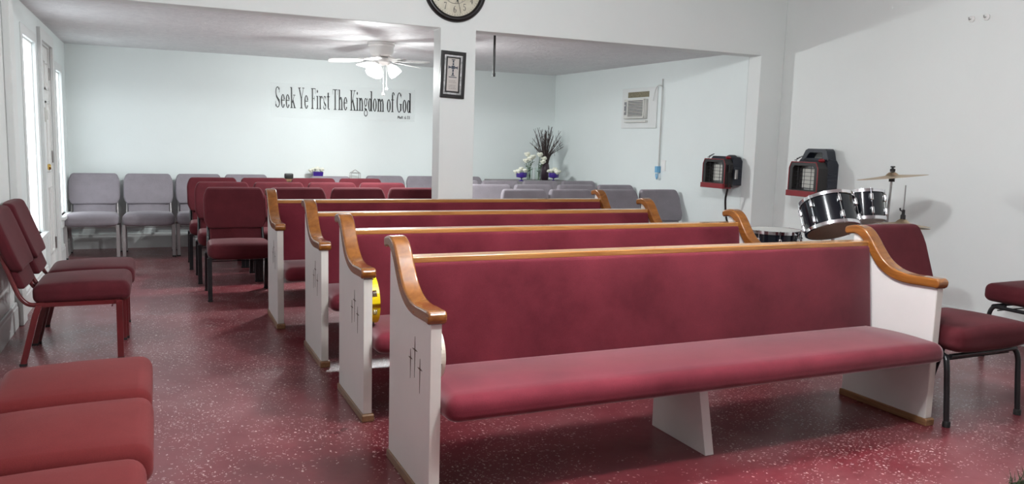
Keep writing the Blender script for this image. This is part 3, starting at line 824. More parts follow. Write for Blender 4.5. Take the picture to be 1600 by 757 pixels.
obj('clock_hands', bm, 'ink', ck, smooth=0)

# ------------------------------------------------------------------ framed cross picture on the pillar
fx0, fx1, fz0, fz1 = 2.035, 2.238, 1.632, 1.992
pic = thing('framed_picture', 'narrow black-framed picture of a patterned cross hung on the white pillar', 'picture', ((fx0 + fx1) / 2, YD0, (fz0 + fz1) / 2))
pic.rotation_euler = (0, .035, 0)
hx, hz = (fx1 - fx0) / 2, (fz1 - fz0) / 2
def frame_bm(hx, hz, w_, d0, d1):
    bm = B(); O = [(-hx, -hz), (hx, -hz), (hx, hz), (-hx, hz)]; In = [(-hx + w_, -hz + w_), (hx - w_, -hz + w_), (hx - w_, hz - w_), (-hx + w_, hz - w_)]
    for i in range(4):
        j = (i + 1) % 4; prism(bm, [O[i], O[j], In[j], In[i]], lambda a, b_, d: (a, -d, b_), d0, d1)
    return bm
obj('frame', frame_bm(hx, hz, .027, .0, .022), 'black', pic, smooth=0, bevel=.004)
bm = B(); box(bm, -hx + .01, hx - .01, -.010, -.001, -hz + .01, hz - .01); obj('silver_mount', bm, 'silver_mat', pic, smooth=0)
obj('inner_frame', frame_bm(hx - .043, hz - .043, .010, .010, .017), 'black', pic, smooth=0)
bm = B(); box(bm, -hx + .052, hx - .052, -.012, -.010, -hz + .052, hz - .052); obj('print', bm, 'paper', pic, smooth=0)
bm = B(); mpp = lambda a, b_, d: (a, -.012 - d, b_)
def pr(x0, z0, x1, z1): prism(bm, [(x0, z0), (x1, z0), (x1, z1), (x0, z1)], mpp, 0, .0012)
for z0_, z1_ in ((-.002, .018), (.022, .042), (.072, .090), (.094, .110)): pr(-.006, z0_, .006, z1_)
for x0_, x1_ in ((-.034, -.014), (.014, .034)): pr(x0_, .050, x1_, .062)
pr(-.013, .044, .013, .069)
for (a, c) in ((-.015, .112), (-.015, -.009)): pr(a, c, -a, c + .006)
for a in (-.039, .034): pr(a, .044, a + .005, .068)
pr(-.033, -.022, .033, -.016)
obj('cross_motif', bm, 'teal', pic, smooth=0)
bm = B()
rr_ = random.Random(3)
for k in range(7):
    z = -.036 - k * .012; x = -.030
    if k in (0, 3): continue
    while x < .024:
        l = rr_.uniform(.006, .014); pr(x, z, min(x + l, .031), z + .0022); x += l + .004
obj('small_print', bm, 'twig', pic, smooth=0)

# ------------------------------------------------------------------ hanging rod behind the header
bm = B(); tube(bm, [(0, 0, 0), (0, 0, -.345)], .010, 12); lathe(bm, [(.03, -.004), (.03, 0)], 20); tube(bm, [(0, 0, -.33), (.0, 0, -.36)], .013, 12)
tag(obj('ceiling_rod', bm, 'black', loc=(2.665, 6.50, ZC)), 'thin black rod hanging down from the ceiling just right of the pillar', 'rod')

# ------------------------------------------------------------------ ceiling fan
FX, FY = 1.995, 7.72
fan = thing('ceiling_fan', 'white five-blade ceiling fan with lit glass shades', 'ceiling fan', (FX, FY, ZC))
bm = B(); lathe(bm, [(0, 0), (.128, 0), (.130, -.012), (.126, -.018), (.128, -.034), (.118, -.045), (.113, -.09), (.098, -.12), (.070, -.135), (.0, -.135)], 48, cap=False)
obj('motor_housing', bm, 'white_gloss', fan)
bm = B(); lathe(bm, [(0, -.133), (.05, -.135), (.075, -.15), (.078, -.185), (.06, -.205), (.03, -.215), (0, -.217)], 36, cap=False)
obj('light_kit', bm, 'white_gloss', fan)
for k in range(5):
    a = -YAW + math.radians(-20 + 72 * k)
    Rz = Matrix.Rotation(a, 4, 'Z')
    bm = B()
    pts = [(.17, -.028), (.21, -.048), (.30, -.062), (.44, -.066), (.485, -.060), (.50, -.038), (.50, .038), (.485, .060), (.44, .066), (.30, .062), (.21, .048), (.17, .028)]
    prism(bm, pts, lambda x, y, d: (x, y, d), 0, .006)
    T = Rz @ Matrix.Translation((0, 0, -.170)) @ Matrix.Rotation(math.radians(3), 4, 'Y') @ Matrix.Rotation(math.radians(11), 4, 'X')
    for v in bm.verts: v.co = T @ v.co
    bl = obj('blade', bm, 'white_gloss', fan, smooth=0, bevel=.002)
    bm = B(); tube(bm, smooth_path([(.06, 0, -.128), (.11, 0, -.150), (.15, 0, -.160), (.22, 0, -.166)], 4), .010, 8)
    prism(bm, [(.17, -.02), (.25, -.035), (.26, 0), (.25, .035), (.17, .02)], lambda x, y, d: (x, y, d), -.166, -.160)
    for v in bm.verts: v.co = Rz @ v.co
    obj('blade_arm', bm, 'white_gloss', bl)
for k in range(3):
    a = -YAW + math.radians(90 + 20 + 120 * k) + math.radians(10)
    T = Matrix.Rotation(a, 4, 'Z') @ Matrix.Translation((.062, 0, -.195)) @ Matrix.Rotation(math.radians(-38), 4, 'Y') 
    bm = B(); lathe(bm, [(0.0, 0), (.022, 0), (.026, -.02), (.022, -.03), (0, -.03)], 20, T, cap=False); obj('lamp_holder', bm, 'white_gloss', fan)
    bm = B(); lathe(bm, [(.024, -.025), (.040, -.05), (.056, -.085), (.062, -.115), (.060, -.135), (.056, -.135), (.058, -.115), (.052, -.086), (.036, -.052), (.02, -.028)], 28, T, cap=False)
    sh = obj('lamp_shade', bm, 'bulb', fan); sh['label'] = 'frosted glass shade, lit'
    p = fan.location + T @ Vector((0, 0, -.165))
    point_light('fan_bulb', p, 6, COOL, 0.05)
    d_ = bpy.data.lights.new('fan_bulb_glow', 'AREA'); d_.shape = 'DISK'; d_.size = .11; d_.energy = 15.5; d_.color = COOL
    L_ = bpy.data.objects.new('fan_bulb_glow', d_); COL.objects.link(L_)
    L_.matrix_world = Matrix.Translation(fan.location) @ T @ Matrix.Translation((0, 0, -.145))
bm = B()
for (x, y, zb) in ((.012, -.03, -.480), (.05, .0, -.425)):
    tube(bm, [(x, y, -.20), (x, y, zb)], .0016, 6); ball(bm, (x, y, zb - .012), .014, 12)
obj('pull_chains', bm, 'white_gloss', fan)

# ------------------------------------------------------------------ air conditioner on the right wall of the back room
ay = 7.97
ac = thing('air_conditioner', 'white window air conditioner set in a board on the right wall', 'air conditioner', (xw(ay), ay, 1.50), 0)
ac.rotation_euler = (0, 0, SK)
# local: -x toward the room, y away from the camera
bm = B(); box(bm, -.018, .0, -.345, .33, 0, .455); obj('mounting_board', bm, 'trim', ac, smooth=0, bevel=.003)
bm = B(); box(bm, -.062, -.018, -.185, .235, .105, .330); bdy = obj('body', bm, 'white_plastic', ac, smooth=0, bevel=.012, seg=3)
bm = B(); box(bm, -.066, -.060, -.165, .135, .130, .310); obj('grille_shade', bm, 'dark', bdy, smooth=0)  # solid slab, not a hollow: the grille's inner shade is painted on
bm = B()
for k in range(10): box(bm, -.076, -.062, -.165, .135, .136 + k * .0175, .144 + k * .0175)
box(bm, -.076, -.060, -.180, -.165, .115, .325); box(bm, -.076, -.060, .135, .150, .115, .325); box(bm, -.076, -.060, -.18, .15, .310, .325); box(bm, -.076, -.060, -.18, .15, .115, .130)
obj('louvres', bm, 'white_plastic', bdy, smooth=0)
bm = B(); box(bm, -.067, -.060, .172, .212, .15, .30); obj('control_panel', bm, 'grey_box', bdy, smooth=0)
bm = B()
for z in (.19, .26): lathe(bm, [(0, 0), (.009, 0), (.008, .008), (0, .008)], 16, Matrix.Translation((-.066, .192, z)) @ Matrix.Rotation(-PI / 2, 4, 'Y'), cap=False)
obj('control_knob', bm, 'white_plastic', bdy)
bm = B(); box(bm, -.026, -.018, -.20, .20, .350, .412); obj('filler_strip', bm, 'foil', ac, smooth=0)
bm = B(); box(bm, -.055, -.018, -.195, .225, .065, .085); obj('support_ledge', bm, 'white_plastic', ac, smooth=0, bevel=.003)
# conduit and cord
cy_ = 7.545
bm = B(); x_ = xw(cy_) - .012
tube(bm, [(x_, cy_, ZC - .18), (x_, cy_, 1.07)], .005, 8)
tube(bm, smooth_path([(x_ - .03, cy_ + .12, 1.80), (x_ - .02, cy_ + .10, 1.92), (x_ - .01, cy_ + .05, 1.97), (x_ - .006, cy_ - .02, 1.93), (x_ - .004, cy_ - .03, 1.80), (x_ - .004, cy_ - .02, 1.45), (x_ - .004, cy_ - .012, 1.07)], 6), .0035, 8)
attach(obj('power_cord', bm, 'cord'), ac)
bm = B(); box(bm, x_ - .035, x_ + .012, cy_ - .028, cy_ + .018, 1.01, 1.08)
tube(bm, smooth_path([(x_ - .02, cy_ - .02, 1.0), (x_ - .03, cy_ - .03, .96), (x_ - .02, cy_ - .005, .94), (x_ - .02, cy_ + .012, .97), (x_ - .02, cy_ + .01, 1.0)], 5), .007, 8)
tag(obj('power_plug', bm, 'blue', bevel=.006), 'light blue plug adapter at the bottom of the wall cord', 'plug')
bm = B(); box(bm, 0, .006, -.04, .04, -.06, .06)
o = tag(obj('outlet_cover', bm, 'white_gloss', loc=(xw(7.47) - .006, 7.47, 1.09), bevel=.002), 'white outlet plate beside the light blue plug', 'outlet')

# ------------------------------------------------------------------ portable gas heaters on the walls
def heater(label, wall_x, y0, z0, group, rot=0.0, handle=True, s=1.0):
    """back against the wall at wall_x, facing -x; y0 centre"""
    t = thing('gas_heater', label, 'heater', (wall_x, y0, z0), rot, group)
    D, Wd, H = .235 * s, .175 * s, .30 * s
    bm = B()                                   # body: dark casing, rounded front
    prof = [(0, .02), (-D * .55, .02), (-D * .55, H * .98), (-D * .45, H * 1.08), (-D * .12, H * 1.05), (0, H * .92)]
    prism(bm, prof, lambda a, b_, d: (a, d, b_), -Wd, Wd)
    for zz in (.25, .42, .60):                 # side ribs
        for sy in (-1, 1):
            box(bm, -D * .50, -D * .08, sy * Wd - .006, sy * Wd + .006, H * zz, H * zz + .03 * s)
    obj('casing', bm, 'navy', t, smooth=30, bevel=.012 * s, seg=3)
    bm = B()                                   # front shroud with a window
    fr = [(-Wd, 0), (Wd, 0), (Wd, H * .80), (Wd * .86, H * .98), (-Wd * .86, H * .98), (-Wd, H * .80)]
    inn = [(-Wd * .74, H * .16), (Wd * .74, H * .16), (Wd * .74, H * .78), (Wd * .62, H * .86), (-Wd * .62, H * .86), (-Wd * .74, H * .78)]
    for i in range(6):
        j = (i + 1) % 6; prism(bm, [fr[i], fr[j], inn[j], inn[i]], lambda a, b_, d: (-d, a, b_), D * .5, D)
    obj('front_shroud', bm, 'black', t, smooth=30, bevel=.006 * s)
    bm = B()
    rim = [(D, -Wd * .98, H * .05), (D, -Wd * .98, H * .80), (D, -Wd * .84, H * .97), (D, Wd * .84, H * .97), (D, Wd * .98, H * .80), (D, Wd * .98, H * .05)]
    tube(bm, [(-a, b_, c) for a, b_, c in rim], .0055 * s, 8); box(bm, -D - .022 * s, -D * .6, -Wd, Wd, -.012, H * .13)
    ball(bm, (-D * .66, -Wd * .72, H * 1.03), .030 * s, 12, (1, 1, .6))
    obj('red_trim', bm, 'heater_red', t, bevel=.004).__setitem__('label', 'red lower lip, edge bars and control button')
    bm = B(); box(bm, -D * .62, -D * .56, -Wd * .74, Wd * .74, H * .16, H * .86); obj('reflector', bm, 'steel', t, smooth=0)
    bm = B(); box(bm, -D * .72, -D * .62, -Wd * .40, Wd * .42, H * .20, H * .78); obj('ceramic_tile', bm, 'ceramic', t, smooth=0, bevel=.004)
    bm = B()
    for k in range(6): tube(bm, [(-D * .93, -Wd * .75, H * (.22 + .115 * k)), (-D * .93, Wd * .75, H * (.22 + .115 * k))], .0022, 6)
    for k in range(3): tube(bm, [(-D * .93, Wd * (-.45 + .45 * k), H * .16), (-D * .93, Wd * (-.45 + .45 * k), H * .86)], .0022, 6)
    obj('wire_guard', bm, 'black_metal', t)
    if handle:
        bm = B(); hh = H * .98; W_ = Wd
        outer = [(-W_ * .98, hh - .05), (-W_ * .98, hh), (-W_ * .82, hh + .10), (-W_ * .70, hh + .118), (W_ * .45, hh + .118), (W_ * .62, hh + .105), (W_ * .90, hh + .02), (W_ * .98, hh - .05)]
        slot = [(-W_ * .55, hh + .035), (-W_ * .55, hh + .05), (-W_ * .52, hh + .075), (-W_ * .46, hh + .082), (W_ * .30, hh + .082), (W_ * .38, hh + .07), (W_ * .50, hh + .045), (W_ * .52, hh + .035)]
        for i in range(8):
            j = (i + 1) % 8; prism(bm, [outer[i], outer[j], slot[j], slot[i]], lambda a, b_, d: (-d, a, b_), D * .10, D * .52)
        obj('handle', bm, 'navy', t, smooth=30, bevel=.006)
    else:
        bm = B(); lathe(bm, [(.045, 0), (.048, .02), (.03, .03), (0, .03)], 20, Matrix.Translation((-D * .25, -Wd * .4, H * 1.02))); obj('regulator_cap', bm, 'black', t)
        bm = B(); tube(bm, [(-D * .45, -Wd - .022, H * .62), (-D * .45, -Wd - .022, H * .30)], .019, 12); obj('gas_fitting', bm, 'steel', t)
    # coiled wire over the far top corner
    bm = B(); path = smooth_path([(-D * .75, Wd + .012, H * .50), (-D * .75, Wd + .014, H * .75), (-D * .75, Wd * .92, H * 1.02), (-D * .70, Wd * .55, H * 1.14)], 26)
    tube(bm, [p + Vector((.014 * math.cos(i * .75), .012 * math.sin(i * .75), .006 * math.cos(i * .75))) for i, p in enumerate(path)], .0026, 6)
    obj('coiled_wire', bm, 'black_metal', t)
    return t
h2 = heater('larger portable gas heater on the right wall above the drums, with full carry handle', XR, 5.475, .905, 'portable gas heaters on the walls')
h1 = heater('smaller-looking gas heater in the back room beside the opening edge', xw(6.42), 6.395, .925, 'portable gas heaters on the walls', SK, False, s=.92)
bm = B(); tube(bm, smooth_path([(XR - .12, 5.50, .895), (XR - .13, 5.51, .84), (XR - .08, 5.52, .77), (XR - .04, 5.49, .76)], 6), .009, 10)
attach(obj('gas_hose', bm, 'black'), h2)
bm = B(); box(bm, XR - .05, XR, 5.42, 5.56, .70, .80); box(bm, XR - .075, XR - .03, 5.46, 5.52, .72, .79); tube(bm, [(XR - .03, 5.49, .80), (XR - .03, 5.49, .84)], .008, 8)
tag(obj('gas_valve', bm, 'grey_box', bevel=.005), 'grey gas valve box on the right wall below the heater', 'valve')
hx_ = xw(6.3)
bm = B(); tube(bm, smooth_path([(hx_ - .16, 6.22, 1.13), (hx_ - .17, 6.225, 1.05), (hx_ - .16, 6.235, .92), (hx_ - .15, 6.27, .80), (hx_ - .10, 6.30, .62), (hx_ - .03, 6.30, .45), (hx_ - .02, 6.30, .2)], 6), .010, 10)
tube(bm, [(hx_ - .16, 6.22, 1.14), (hx_ - .16, 6.221, 1.07)], .020, 12)
attach(obj('gas_hose', bm, 'black'), h1)

# wall hooks high on the right wall
for y, lab in ((4.10, 'left of the two small white clips high on the right wall'), (3.985, 'right of the two small white clips high on the right wall')):
    t = thing('wall_clip', lab, 'wall clip', (XR, y * XR / 5.38, 2.28), group='white clips on the right wall')
    bm = B(); lathe(bm, [(0, 0), (.022, 0), (.024, .012), (.015, .018), (0, .018)], 20, Matrix.Rotation(-PI / 2, 4, 'Y'), cap=False); obj('disc', bm, 'white_gloss', t)
    bm = B(); tube(bm, smooth_path([(-.015, 0, 0), (-.035, 0, -.005), (-.04, 0, .012)], 4), .004, 8); obj('hook', bm, 'steel', t)

# ------------------------------------------------------------------ drum kit
def axis(*v): return Vector(v).to_track_quat('Z', 'Y').to_euler()
def drum(name, label, c, axis_rot, r, h, lugs, top='drumhead_white', bot='drumhead', group=None, badge=False):
    t = thing(name, label, 'drum', c, 0, group); t.rotation_euler = axis_rot
    bm = B(); lathe(bm, [(r, -h / 2), (r, h / 2)], 56); obj('shell', bm, 'lacquer', t)
    for s, mt_ in ((1, top), (-1, bot)):
        z = s * h / 2
        bm = B(); lathe(bm, [(r - .012, z + s * .004), (r + .004, z + s * .006), (r + .011, z + s * .004), (r + .011, z - s * .018), (r + .004, z - s * .020), (r + .003, z)], 56, cap=False)
        hp = obj('hoop', bm, 'chrome', t)
        bm = B(); lathe(bm, [(0, z + s * .001), (r - .004, z + s * .001), (r - .002, z + s * .005), (0, z + s * .003)], 48, cap=False); obj('drum_head', bm, mt_, t)
    for k in range(lugs):
        a = 2 * PI * (k + .35) / lugs; ca, sa = math.cos(a), math.sin(a)
        T = Matrix.Rotation(a, 4, 'Z')
        bm = B()
        zz = (h / 2 - .055, -h / 2 + .055) if h > .14 else (0,)
        for z in zz: rbox(bm, (0, 0, 0), (.012, .011, .026), .008, 2)
        vs = list(bm.verts); n_ = len(vs) // len(zz)
        for i, z in enumerate(zz):
            for v in vs[i * n_:(i + 1) * n_]: v.co += Vector((r + .009, 0, z))
        tube(bm, [(r + .010, 0, -h / 2 - .008), (r + .010, 0, h / 2 + .008)], .0032, 6)
        for v in bm.verts: v.co = T @ v.co
        obj('lug', bm, 'chrome', t)
    if badge:
        a = badge; T = Matrix.Rotation(a, 4, 'Z')
        bm = B(); box(bm, r - .002, r + .002, -.026, .026, -.009, .009)
        for v in bm.verts: v.co = T @ v.co
        bd = obj('badge', bm, 'chrome', t, smooth=0)
    return t
# positions come from where each drum stands in the room
drum('tom_drum', 'larger black tom drum, tipped toward the viewer above the pew rail', (4.215, 4.15, .862), axis(.095, .50, 1), .172, .225, 6, group='tom drums', badge=math.radians(-150))
drum('tom_drum', 'smaller black tom drum behind the pew cap, right of the larger one', (4.575, 4.20, .912), axis(.07, .26, 1), .138, .205, 6, group='tom drums')
drum('snare_drum', 'shallow chrome-hooped drum lying level at the left of the kit, above the pew rail', (3.985, 4.42, .665), (0, 0, 0), .178, .14, 8, group=None)
# snare stand
st = thing('drum_stand', 'chrome stand holding up the shallow level drum', 'stand', (3.985, 4.42, 0))
bm = B(); tube(bm, [(0, 0, .18), (0, 0, .56)], .012, 12); obj('pole', bm, 'chrome', st)
for k in range(3):
    a = 2 * PI * k / 3
    bm = B(); tube(bm, [(0, 0, .30), (.2 * math.cos(a), .2 * math.sin(a), .01)], .008, 8); ball(bm, (.2 * math.cos(a), .2 * math.sin(a), .012), .012); obj('leg', bm, 'chrome', st)
    bm = B(); tube(bm, smooth_path([(0, 0, .53), (.12 * math.cos(a), .12 * math.sin(a), .57), (.175 * math.cos(a), .175 * math.sin(a), .575), (.178 * math.cos(a), .178 * math.sin(a), .60)], 4), .007, 8); obj('basket_arm', bm, 'chrome', st)
# bass drum and tom mount
bd = thing('bass_drum', 'black bass drum on the floor carrying the chrome post between the two toms', 'drum', (4.42, 4.42, .285))
Rb = Matrix.Rotation(PI / 2, 4, 'X') @ Matrix.Identity(4)
bm = B(); lathe(bm, [(.262, -.19), (.262, .19)], 64, Rb, cap=True); obj('shell', bm, 'lacquer', bd)
for s in (-1, 1):
    bm = B(); lathe(bm, [(.255, s * .185), (.283, s * .185), (.283, s * .215), (.255, s * .215), (.255, s * .185)], 64, Rb, cap=False); obj('hoop', bm, 'lacquer', bd)
    bm = B(); lathe(bm, [(0, s * .192), (.257, s * .192), (.257, s * .196), (0, s * .196)], 64, Rb, cap=False); obj('drum_head', bm, 'drumhead_white', bd)
bm = B(); tube(bm, [(0, -.12, .255), (0, -.12, .60)], .013, 12); tube(bm, smooth_path([(0, -.12, .585), (-.03, -.16, .61), (-.06, -.2, .60)], 4), .010, 10); tube(bm, smooth_path([(0, -.12, .585), (.03, -.16, .61), (.05, -.18, .61)], 4), .010, 10)
rbox(bm, (0, -.12, .585), (.028, .025, .028), .008, 3)
obj('tom_mount', bm, 'chrome', bd)
# crash cymbal on its stand
def cym(bm, r, th, T):
    lathe(bm, [(0.006, .038 + th), (.02, .036 + th), (.034, .026 + th), (.045, .014 + th), (r * .6, .006 + th), (r, 0), (r, -.001), (r * .6, .006 - .001), (.045, .013), (.033, .024), (.006, .036)], 64, T, cap=False)
cs = thing('cymbal_stand', 'tall steel stand with a large tilted bronze cymbal, behind the pew cap', 'cymbal', (4.80, 4.17, 0))
bm = B(); tube(bm, [(-.03, .02, .12), (-.012, .01, .55), (0, 0, 1.15)], [.012, .012, .008], 12); obj('pole', bm, 'steel', cs)
for k in range(3):
    a = 2 * PI * k / 3 + .4
    bm = B(); tube(bm, [(-.02, .015, .36), (.24 * math.cos(a), .24 * math.sin(a), .012)], .008, 8); ball(bm, (.24 * math.cos(a), .24 * math.sin(a), .012), .013); obj('leg', bm, 'steel', cs)
bm = B(); T = Matrix.Translation((0, 0, 1.125)) @ Matrix.Rotation(YAW * -1, 4, 'Z') @ Matrix.Rotation(math.radians(-6.5), 4, 'Y') @ Matrix.Rotation(math.radians(-3), 4, 'X')
cym(bm, .235, .001, T); obj('cymbal', bm, 'cymbal', cs, smooth=50)
bm = B(); lathe(bm, [(.016, 1.165), (.018, 1.17), (.018, 1.185), (.008, 1.19), (.008, 1.2)], 14); lathe(bm, [(.02, 1.095), (.02, 1.12)], 14)
tube(bm, [(-.018, 0, 1.20), (.018, 0, 1.20)], .006, 8); obj('wing_nut', bm, 'black_metal', cs)
# hi-hat
hh = thing('hi_hat_stand', 'pair of bronze hi-hat cymbals on a thin rod behind the maroon chair back', 'cymbal', (4.505, 3.80, 0.0))
bm = B(); tube(bm, [(0, 0, .02), (0, 0, .78)], .012, 12); tube(bm, [(0, 0, .78), (0, 0, 1.09)], .0042, 8); obj('pole', bm, 'steel', hh)
for k in range(3):
    a = 2 * PI * k / 3 + 1
    bm = B(); tube(bm, [(0, 0, .32), (.22 * math.cos(a), .22 * math.sin(a), .012)], .008, 8); ball(bm, (.22 * math.cos(a), .22 * math.sin(a), .012), .013); obj('leg', bm, 'steel', hh)
Rt = Matrix.Rotation(math.radians(3), 4, 'Y')
bm = B(); cym(bm, .168, .001, Matrix.Translation((0, 0, .828)) @ Rt); obj('cymbal', bm, 'cymbal', hh, smooth=50)
bm = B(); cym(bm, .168, .001, Matrix.Translation((0, 0, .815)) @ Rt @ Matrix.Rotation(PI, 4, 'X')); obj('cymbal', bm, 'cymbal', hh, smooth=50)
bm = B(); lathe(bm, [(.016, .864), (.016, .892), (.010, .898), (.010, .925), (.005, .93)], 14); tube(bm, [(0, 0, .915), (-.03, 0, .925), (-.034, 0, .94)], .005, 8); obj('clutch', bm, 'black_metal', hh)

# ------------------------------------------------------------------ flower table and the things on it
tb = thing('flower_table', 'long table under a grey cloth in the far right corner', 'table', (4.40, 9.42, 0))
bm = B(); box(bm, -.515, .515, -.26, .26, .785, .815); obj('table_top', bm, 'oak_dark', tb, smooth=0, bevel=.004)
for sx in (-1, 1):
    for sy in (-1, 1):
        bm = B(); tube(bm, [(sx * .41, sy * .21, 0), (sx * .41, sy * .21, .785)], .015, 10); obj('leg', bm, 'steel', tb)
tt = .8155
def cloth(hx, hy, z, drop):
    bm = B(); n = 120; per = []
    for i in range(n):
        t_ = i / n * 4; s = int(t_); f = t_ - s
        p = [(-hx + 2 * hx * f, -hy), (hx, -hy + 2 * hy * f), (hx - 2 * hx * f, hy), (-hx, hy - 2 * hy * f)][s]; per.append(p)
    lv = [(1.0, z + .002, 0), (1.0, z - .01, .004), (1.0, z - drop * .5, .016), (1.0, z - drop, .026)]
    rings = []
    for k, zz, out in lv:
        ring = []
        for i, (x, y) in enumerate(per):
            l = math.hypot(x / hx, y / hy); nx = 1 if abs(x) >= hx - 1e-6 else 0; ny = 1 if abs(y) >= hy - 1e-6 else 0
            wv = out * (1 + .55 * math.sin(i * .9))
            ring.append(bm.verts.new((x + math.copysign(nx * (wv + .004), x), y + math.copysign(ny * (wv + .004), y), zz)))
        rings.append(ring)
    for A_, C_ in zip(rings[:-1], rings[1:]):
        for i in range(n): bm.faces.new([A_[i], A_[(i + 1) % n], C_[(i + 1) % n], C_[i]])
    bm.faces.new(rings[0]); return bm
o = tag(obj('tablecloth', cloth(.52, .26, tt, .35), 'cloth_grey', loc=(4.40, 9.42, 0)), 'grey cloth covering the table in the far right corner', 'tablecloth')
sol = o.modifiers.new('thick', 'SOLIDIFY'); sol.thickness = .0015; sol.offset = 1
ZT = tt + .004
def blossom(bm, c, r, k=0):
    rg = random.Random(k)
    ball(bm, c, r * .62, 10)
    for i in range(9):
        a = i * 2.4; e = .2 + .6 * (i % 3) / 2
        d = Vector((math.cos(a) * math.cos(e), math.sin(a) * math.cos(e), math.sin(e)))
        ball(bm, Vector(c) + d * r * .5, r * .5, 8, (1, 1, .8))
def compote(label, loc, square=False):
    t = thing('flower_bowl', label, 'flower arrangement', loc, group='purple bowls of white flowers')
    bm = B(); lathe(bm, [(0, 0), (.038, 0), (.036, .006), (.010, .014), (.008, .034), (.03, .042), (.066, .048), (.070, .09), (.068, .108), (.062, .108), (.062, .06), (0, .05)], 32, cap=False)
    obj('bowl', bm, 'purple', t)
    for i, (x, y, z) in enumerate([(-.045, 0, .125), (.03, -.035, .13), (0, .04, .13), (.055, .02, .12), (-.01, -.01, .15), (-.055, -.035, .118), (-.075, .01, .112)]):
        bm = B(); blossom(bm, (x, y, z), .038, i); obj('blossom', bm, 'petal', t)
    return t
cb = compote('purple footed bowl of white flowers at the left of the grey table', (4.185, 9.21, ZT))
dup(cb, 'purple footed bowl of white flowers at the right of the grey table', (4.635, 9.21, ZT), 1.9)
def vase(label, loc, seed, heads):
    t = thing('glass_vase', label, 'vase of flowers', loc, group='glass vases of white roses')
    bm = B(); lathe(bm, [(0, 0), (.038, 0), (.042, .17), (.039, .17), (.035, .008), (0, .008)], 28, cap=False); obj('vase', bm, 'glass', t)
    rg = random.Random(seed); bm = B(); tips = []
    for (x, y, z) in heads:
        pts = smooth_path([(rg.uniform(-.02, .02), rg.uniform(-.02, .02), .012), (x * .4, y * .4, z * .6), (x, y, z - .02)], 4)
        tube(bm, pts, .004, 6)
        for k in range(3):
            q = pts[len(pts) * (k + 3) // 7]; a = rg.uniform(0, 6.28); d = Vector((math.cos(a), math.sin(a), .3)) * .05; s_ = Vector((-math.sin(a), math.cos(a), 0)) * .018
            vs = [bm.verts.new(v) for v in (q, q + d * .5 + s_, q + d, q + d * .5 - s_)]; bm.faces.new(vs)
            vs = [bm.verts.new(v - Vector((0, 0, .002))) for v in (q, q + d * .5 + s_, q + d, q + d * .5 - s_)]; bm.faces.new(vs)
    obj('stems', bm, 'leaf', t)
    for i, h_ in enumerate(heads):
        bm = B(); blossom(bm, h_, .045, i); obj('rose', bm, 'petal', t)
    return t
vase('left clear glass vase of white roses on the grey table', (4.322, 9.28, ZT), 1, [(-.05, 0, .25), (.0, -.02, .28), (-.02, .03, .33), (.05, 0, .30)])
vase('right clear glass vase of white roses on the grey table', (4.432, 9.25, ZT), 2, [(.02, 0, .33), (.06, -.01, .24), (.09, .03, .28)])
tv = thing('twig_vase', 'tall dark vase of bare twigs and dried reeds on the grey table', 'vase of twigs', (4.64, 9.48, ZT))
bm = B(); lathe(bm, [(0, 0), (.045, 0), (.055, .05), (.060, .15), (.052, .205), (.045, .215), (.04, .205), (.046, .15), (0, .02)], 28, cap=False); obj('vase', bm, 'dark_vase', tv)
rg = random.Random(11)
for k in range(48):
    a = rg.uniform(0, 2 * PI); sp = rg.uniform(.02, .30); hgt = rg.uniform(.48, .74) - sp * .35
    x, y = sp * math.cos(a) * 1.0, sp * math.sin(a) * .45
    bm = B(); tube(bm, smooth_path([(x * .08, y * .08, .03), (x * .25, y * .25, .30), (x * .62 + rg.uniform(-.01, .01), y * .62, .30 + (hgt - .30) * .6), (x, y, hgt)], 4), [.0045] * 8 + [.0035] * 4 + [.002], 5)
    for q in range(3):
        z = hgt * (.72 + .1 * q); f = (z / hgt) ** 2
        b0 = Vector((x * f, y * f, z)); d = Vector((rg.uniform(-.022, .022), rg.uniform(-.02, .02), .06)); tube(bm, [b0, b0 + d], .002, 4)
    obj('twig', bm, 'twig', tv)
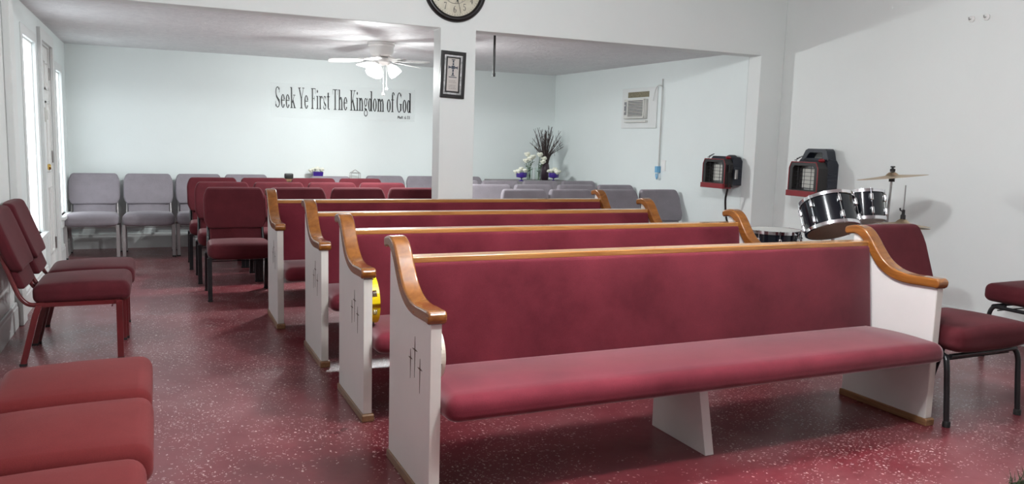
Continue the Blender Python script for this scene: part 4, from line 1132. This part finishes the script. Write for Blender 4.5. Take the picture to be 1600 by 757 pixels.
# left shelf table behind the maroon rows, hidden but for what stands on it
st = thing('side_table', 'narrow dark table at the back wall carrying the small purple flower box', 'table', (1.825, 9.785, 0))
bm = B(); box(bm, -.47, .47, -.135, .135, .77, .80); obj('table_top', bm, 'oak_dark', st, smooth=0, bevel=.004)
for sx in (-1, 1):
    for sy in (-1, 1):
        bm = B(); tube(bm, [(sx * .42, sy * .10, 0), (sx * .42, sy * .10, .77)], .014, 10); obj('leg', bm, 'steel', st)
fb = thing('flower_box', 'small square purple box of cream flowers behind the maroon chair rows', 'flower arrangement', (1.755, 9.775, .80))
bm = B(); lathe(bm, [(0, 0), (.075, 0), (.085, .085), (.078, .085), (.07, .01), (0, .01)], 4, Matrix.Rotation(PI / 4, 4, 'Z'), cap=False); obj('box', bm, 'purple', fb, smooth=0, bevel=.004)
for i, (x, y, z) in enumerate([(-.05, 0, .105), (.04, -.03, .11), (0, .03, .12), (.05, .02, .105), (-.01, -.03, .115), (-.075, .01, .095)]):
    bm = B(); blossom(bm, (x, y, z), .036, i); obj('blossom', bm, 'petal', fb)
bm = B(); hx, hy, hz = .055, .04, .075
P8 = [(sx * hx, sy * hy, z) for z in (.003, hz) for sx, sy in ((-1, -1), (1, -1), (1, 1), (-1, 1))]
for i in range(4):
    tube(bm, [P8[i], P8[(i + 1) % 4]], .003, 6); tube(bm, [P8[4 + i], P8[4 + (i + 1) % 4]], .003, 6); tube(bm, [P8[i], P8[4 + i]], .003, 6); tube(bm, [P8[4 + i], (0, 0, hz + .04)], .0025, 6)
tag(obj('wire_lantern', bm, 'steel', loc=(2.21, 9.775, .80)), 'small wire house-shaped lantern behind the maroon rows, right of the purple box', 'lantern')
bm = B(); rbox(bm, (0, 0, .030), (.05, .03, .030), .012, 3)
tag(obj('small_box', bm, 'black', loc=(1.42, 9.775, .80)), 'small black box at the back wall, just above the maroon chair rows', 'box')

# ------------------------------------------------------------------ artificial grass mat at the lower right corner
bm = B(); rg = random.Random(5)
box(bm, -.05, .95, -.75, -.02, 0, .008)
for k in range(2600):
    x, y = (rg.uniform(-.06, .5), rg.uniform(-.35, .0)) if k < 1900 else (rg.uniform(-.05, .95), rg.uniform(-.75, -.02))
    a = rg.uniform(0, 2 * PI); h_ = rg.uniform(.025, .05); d = Vector((math.cos(a), math.sin(a), 0)); p = Vector((x, y, .004)); s_ = Vector((-d.y, d.x, 0)) * .0022
    vs = [bm.verts.new(v) for v in (p - s_, p + s_, p + d * h_ * .9 + Vector((0, 0, h_)))]; bm.faces.new(vs)
tag(obj('grass_mat', bm, 'grass', loc=(3.13, 2.0, 0), rotz=-.1, smooth=0), 'dark green artificial grass mat on the floor at the lower right corner', 'mat')
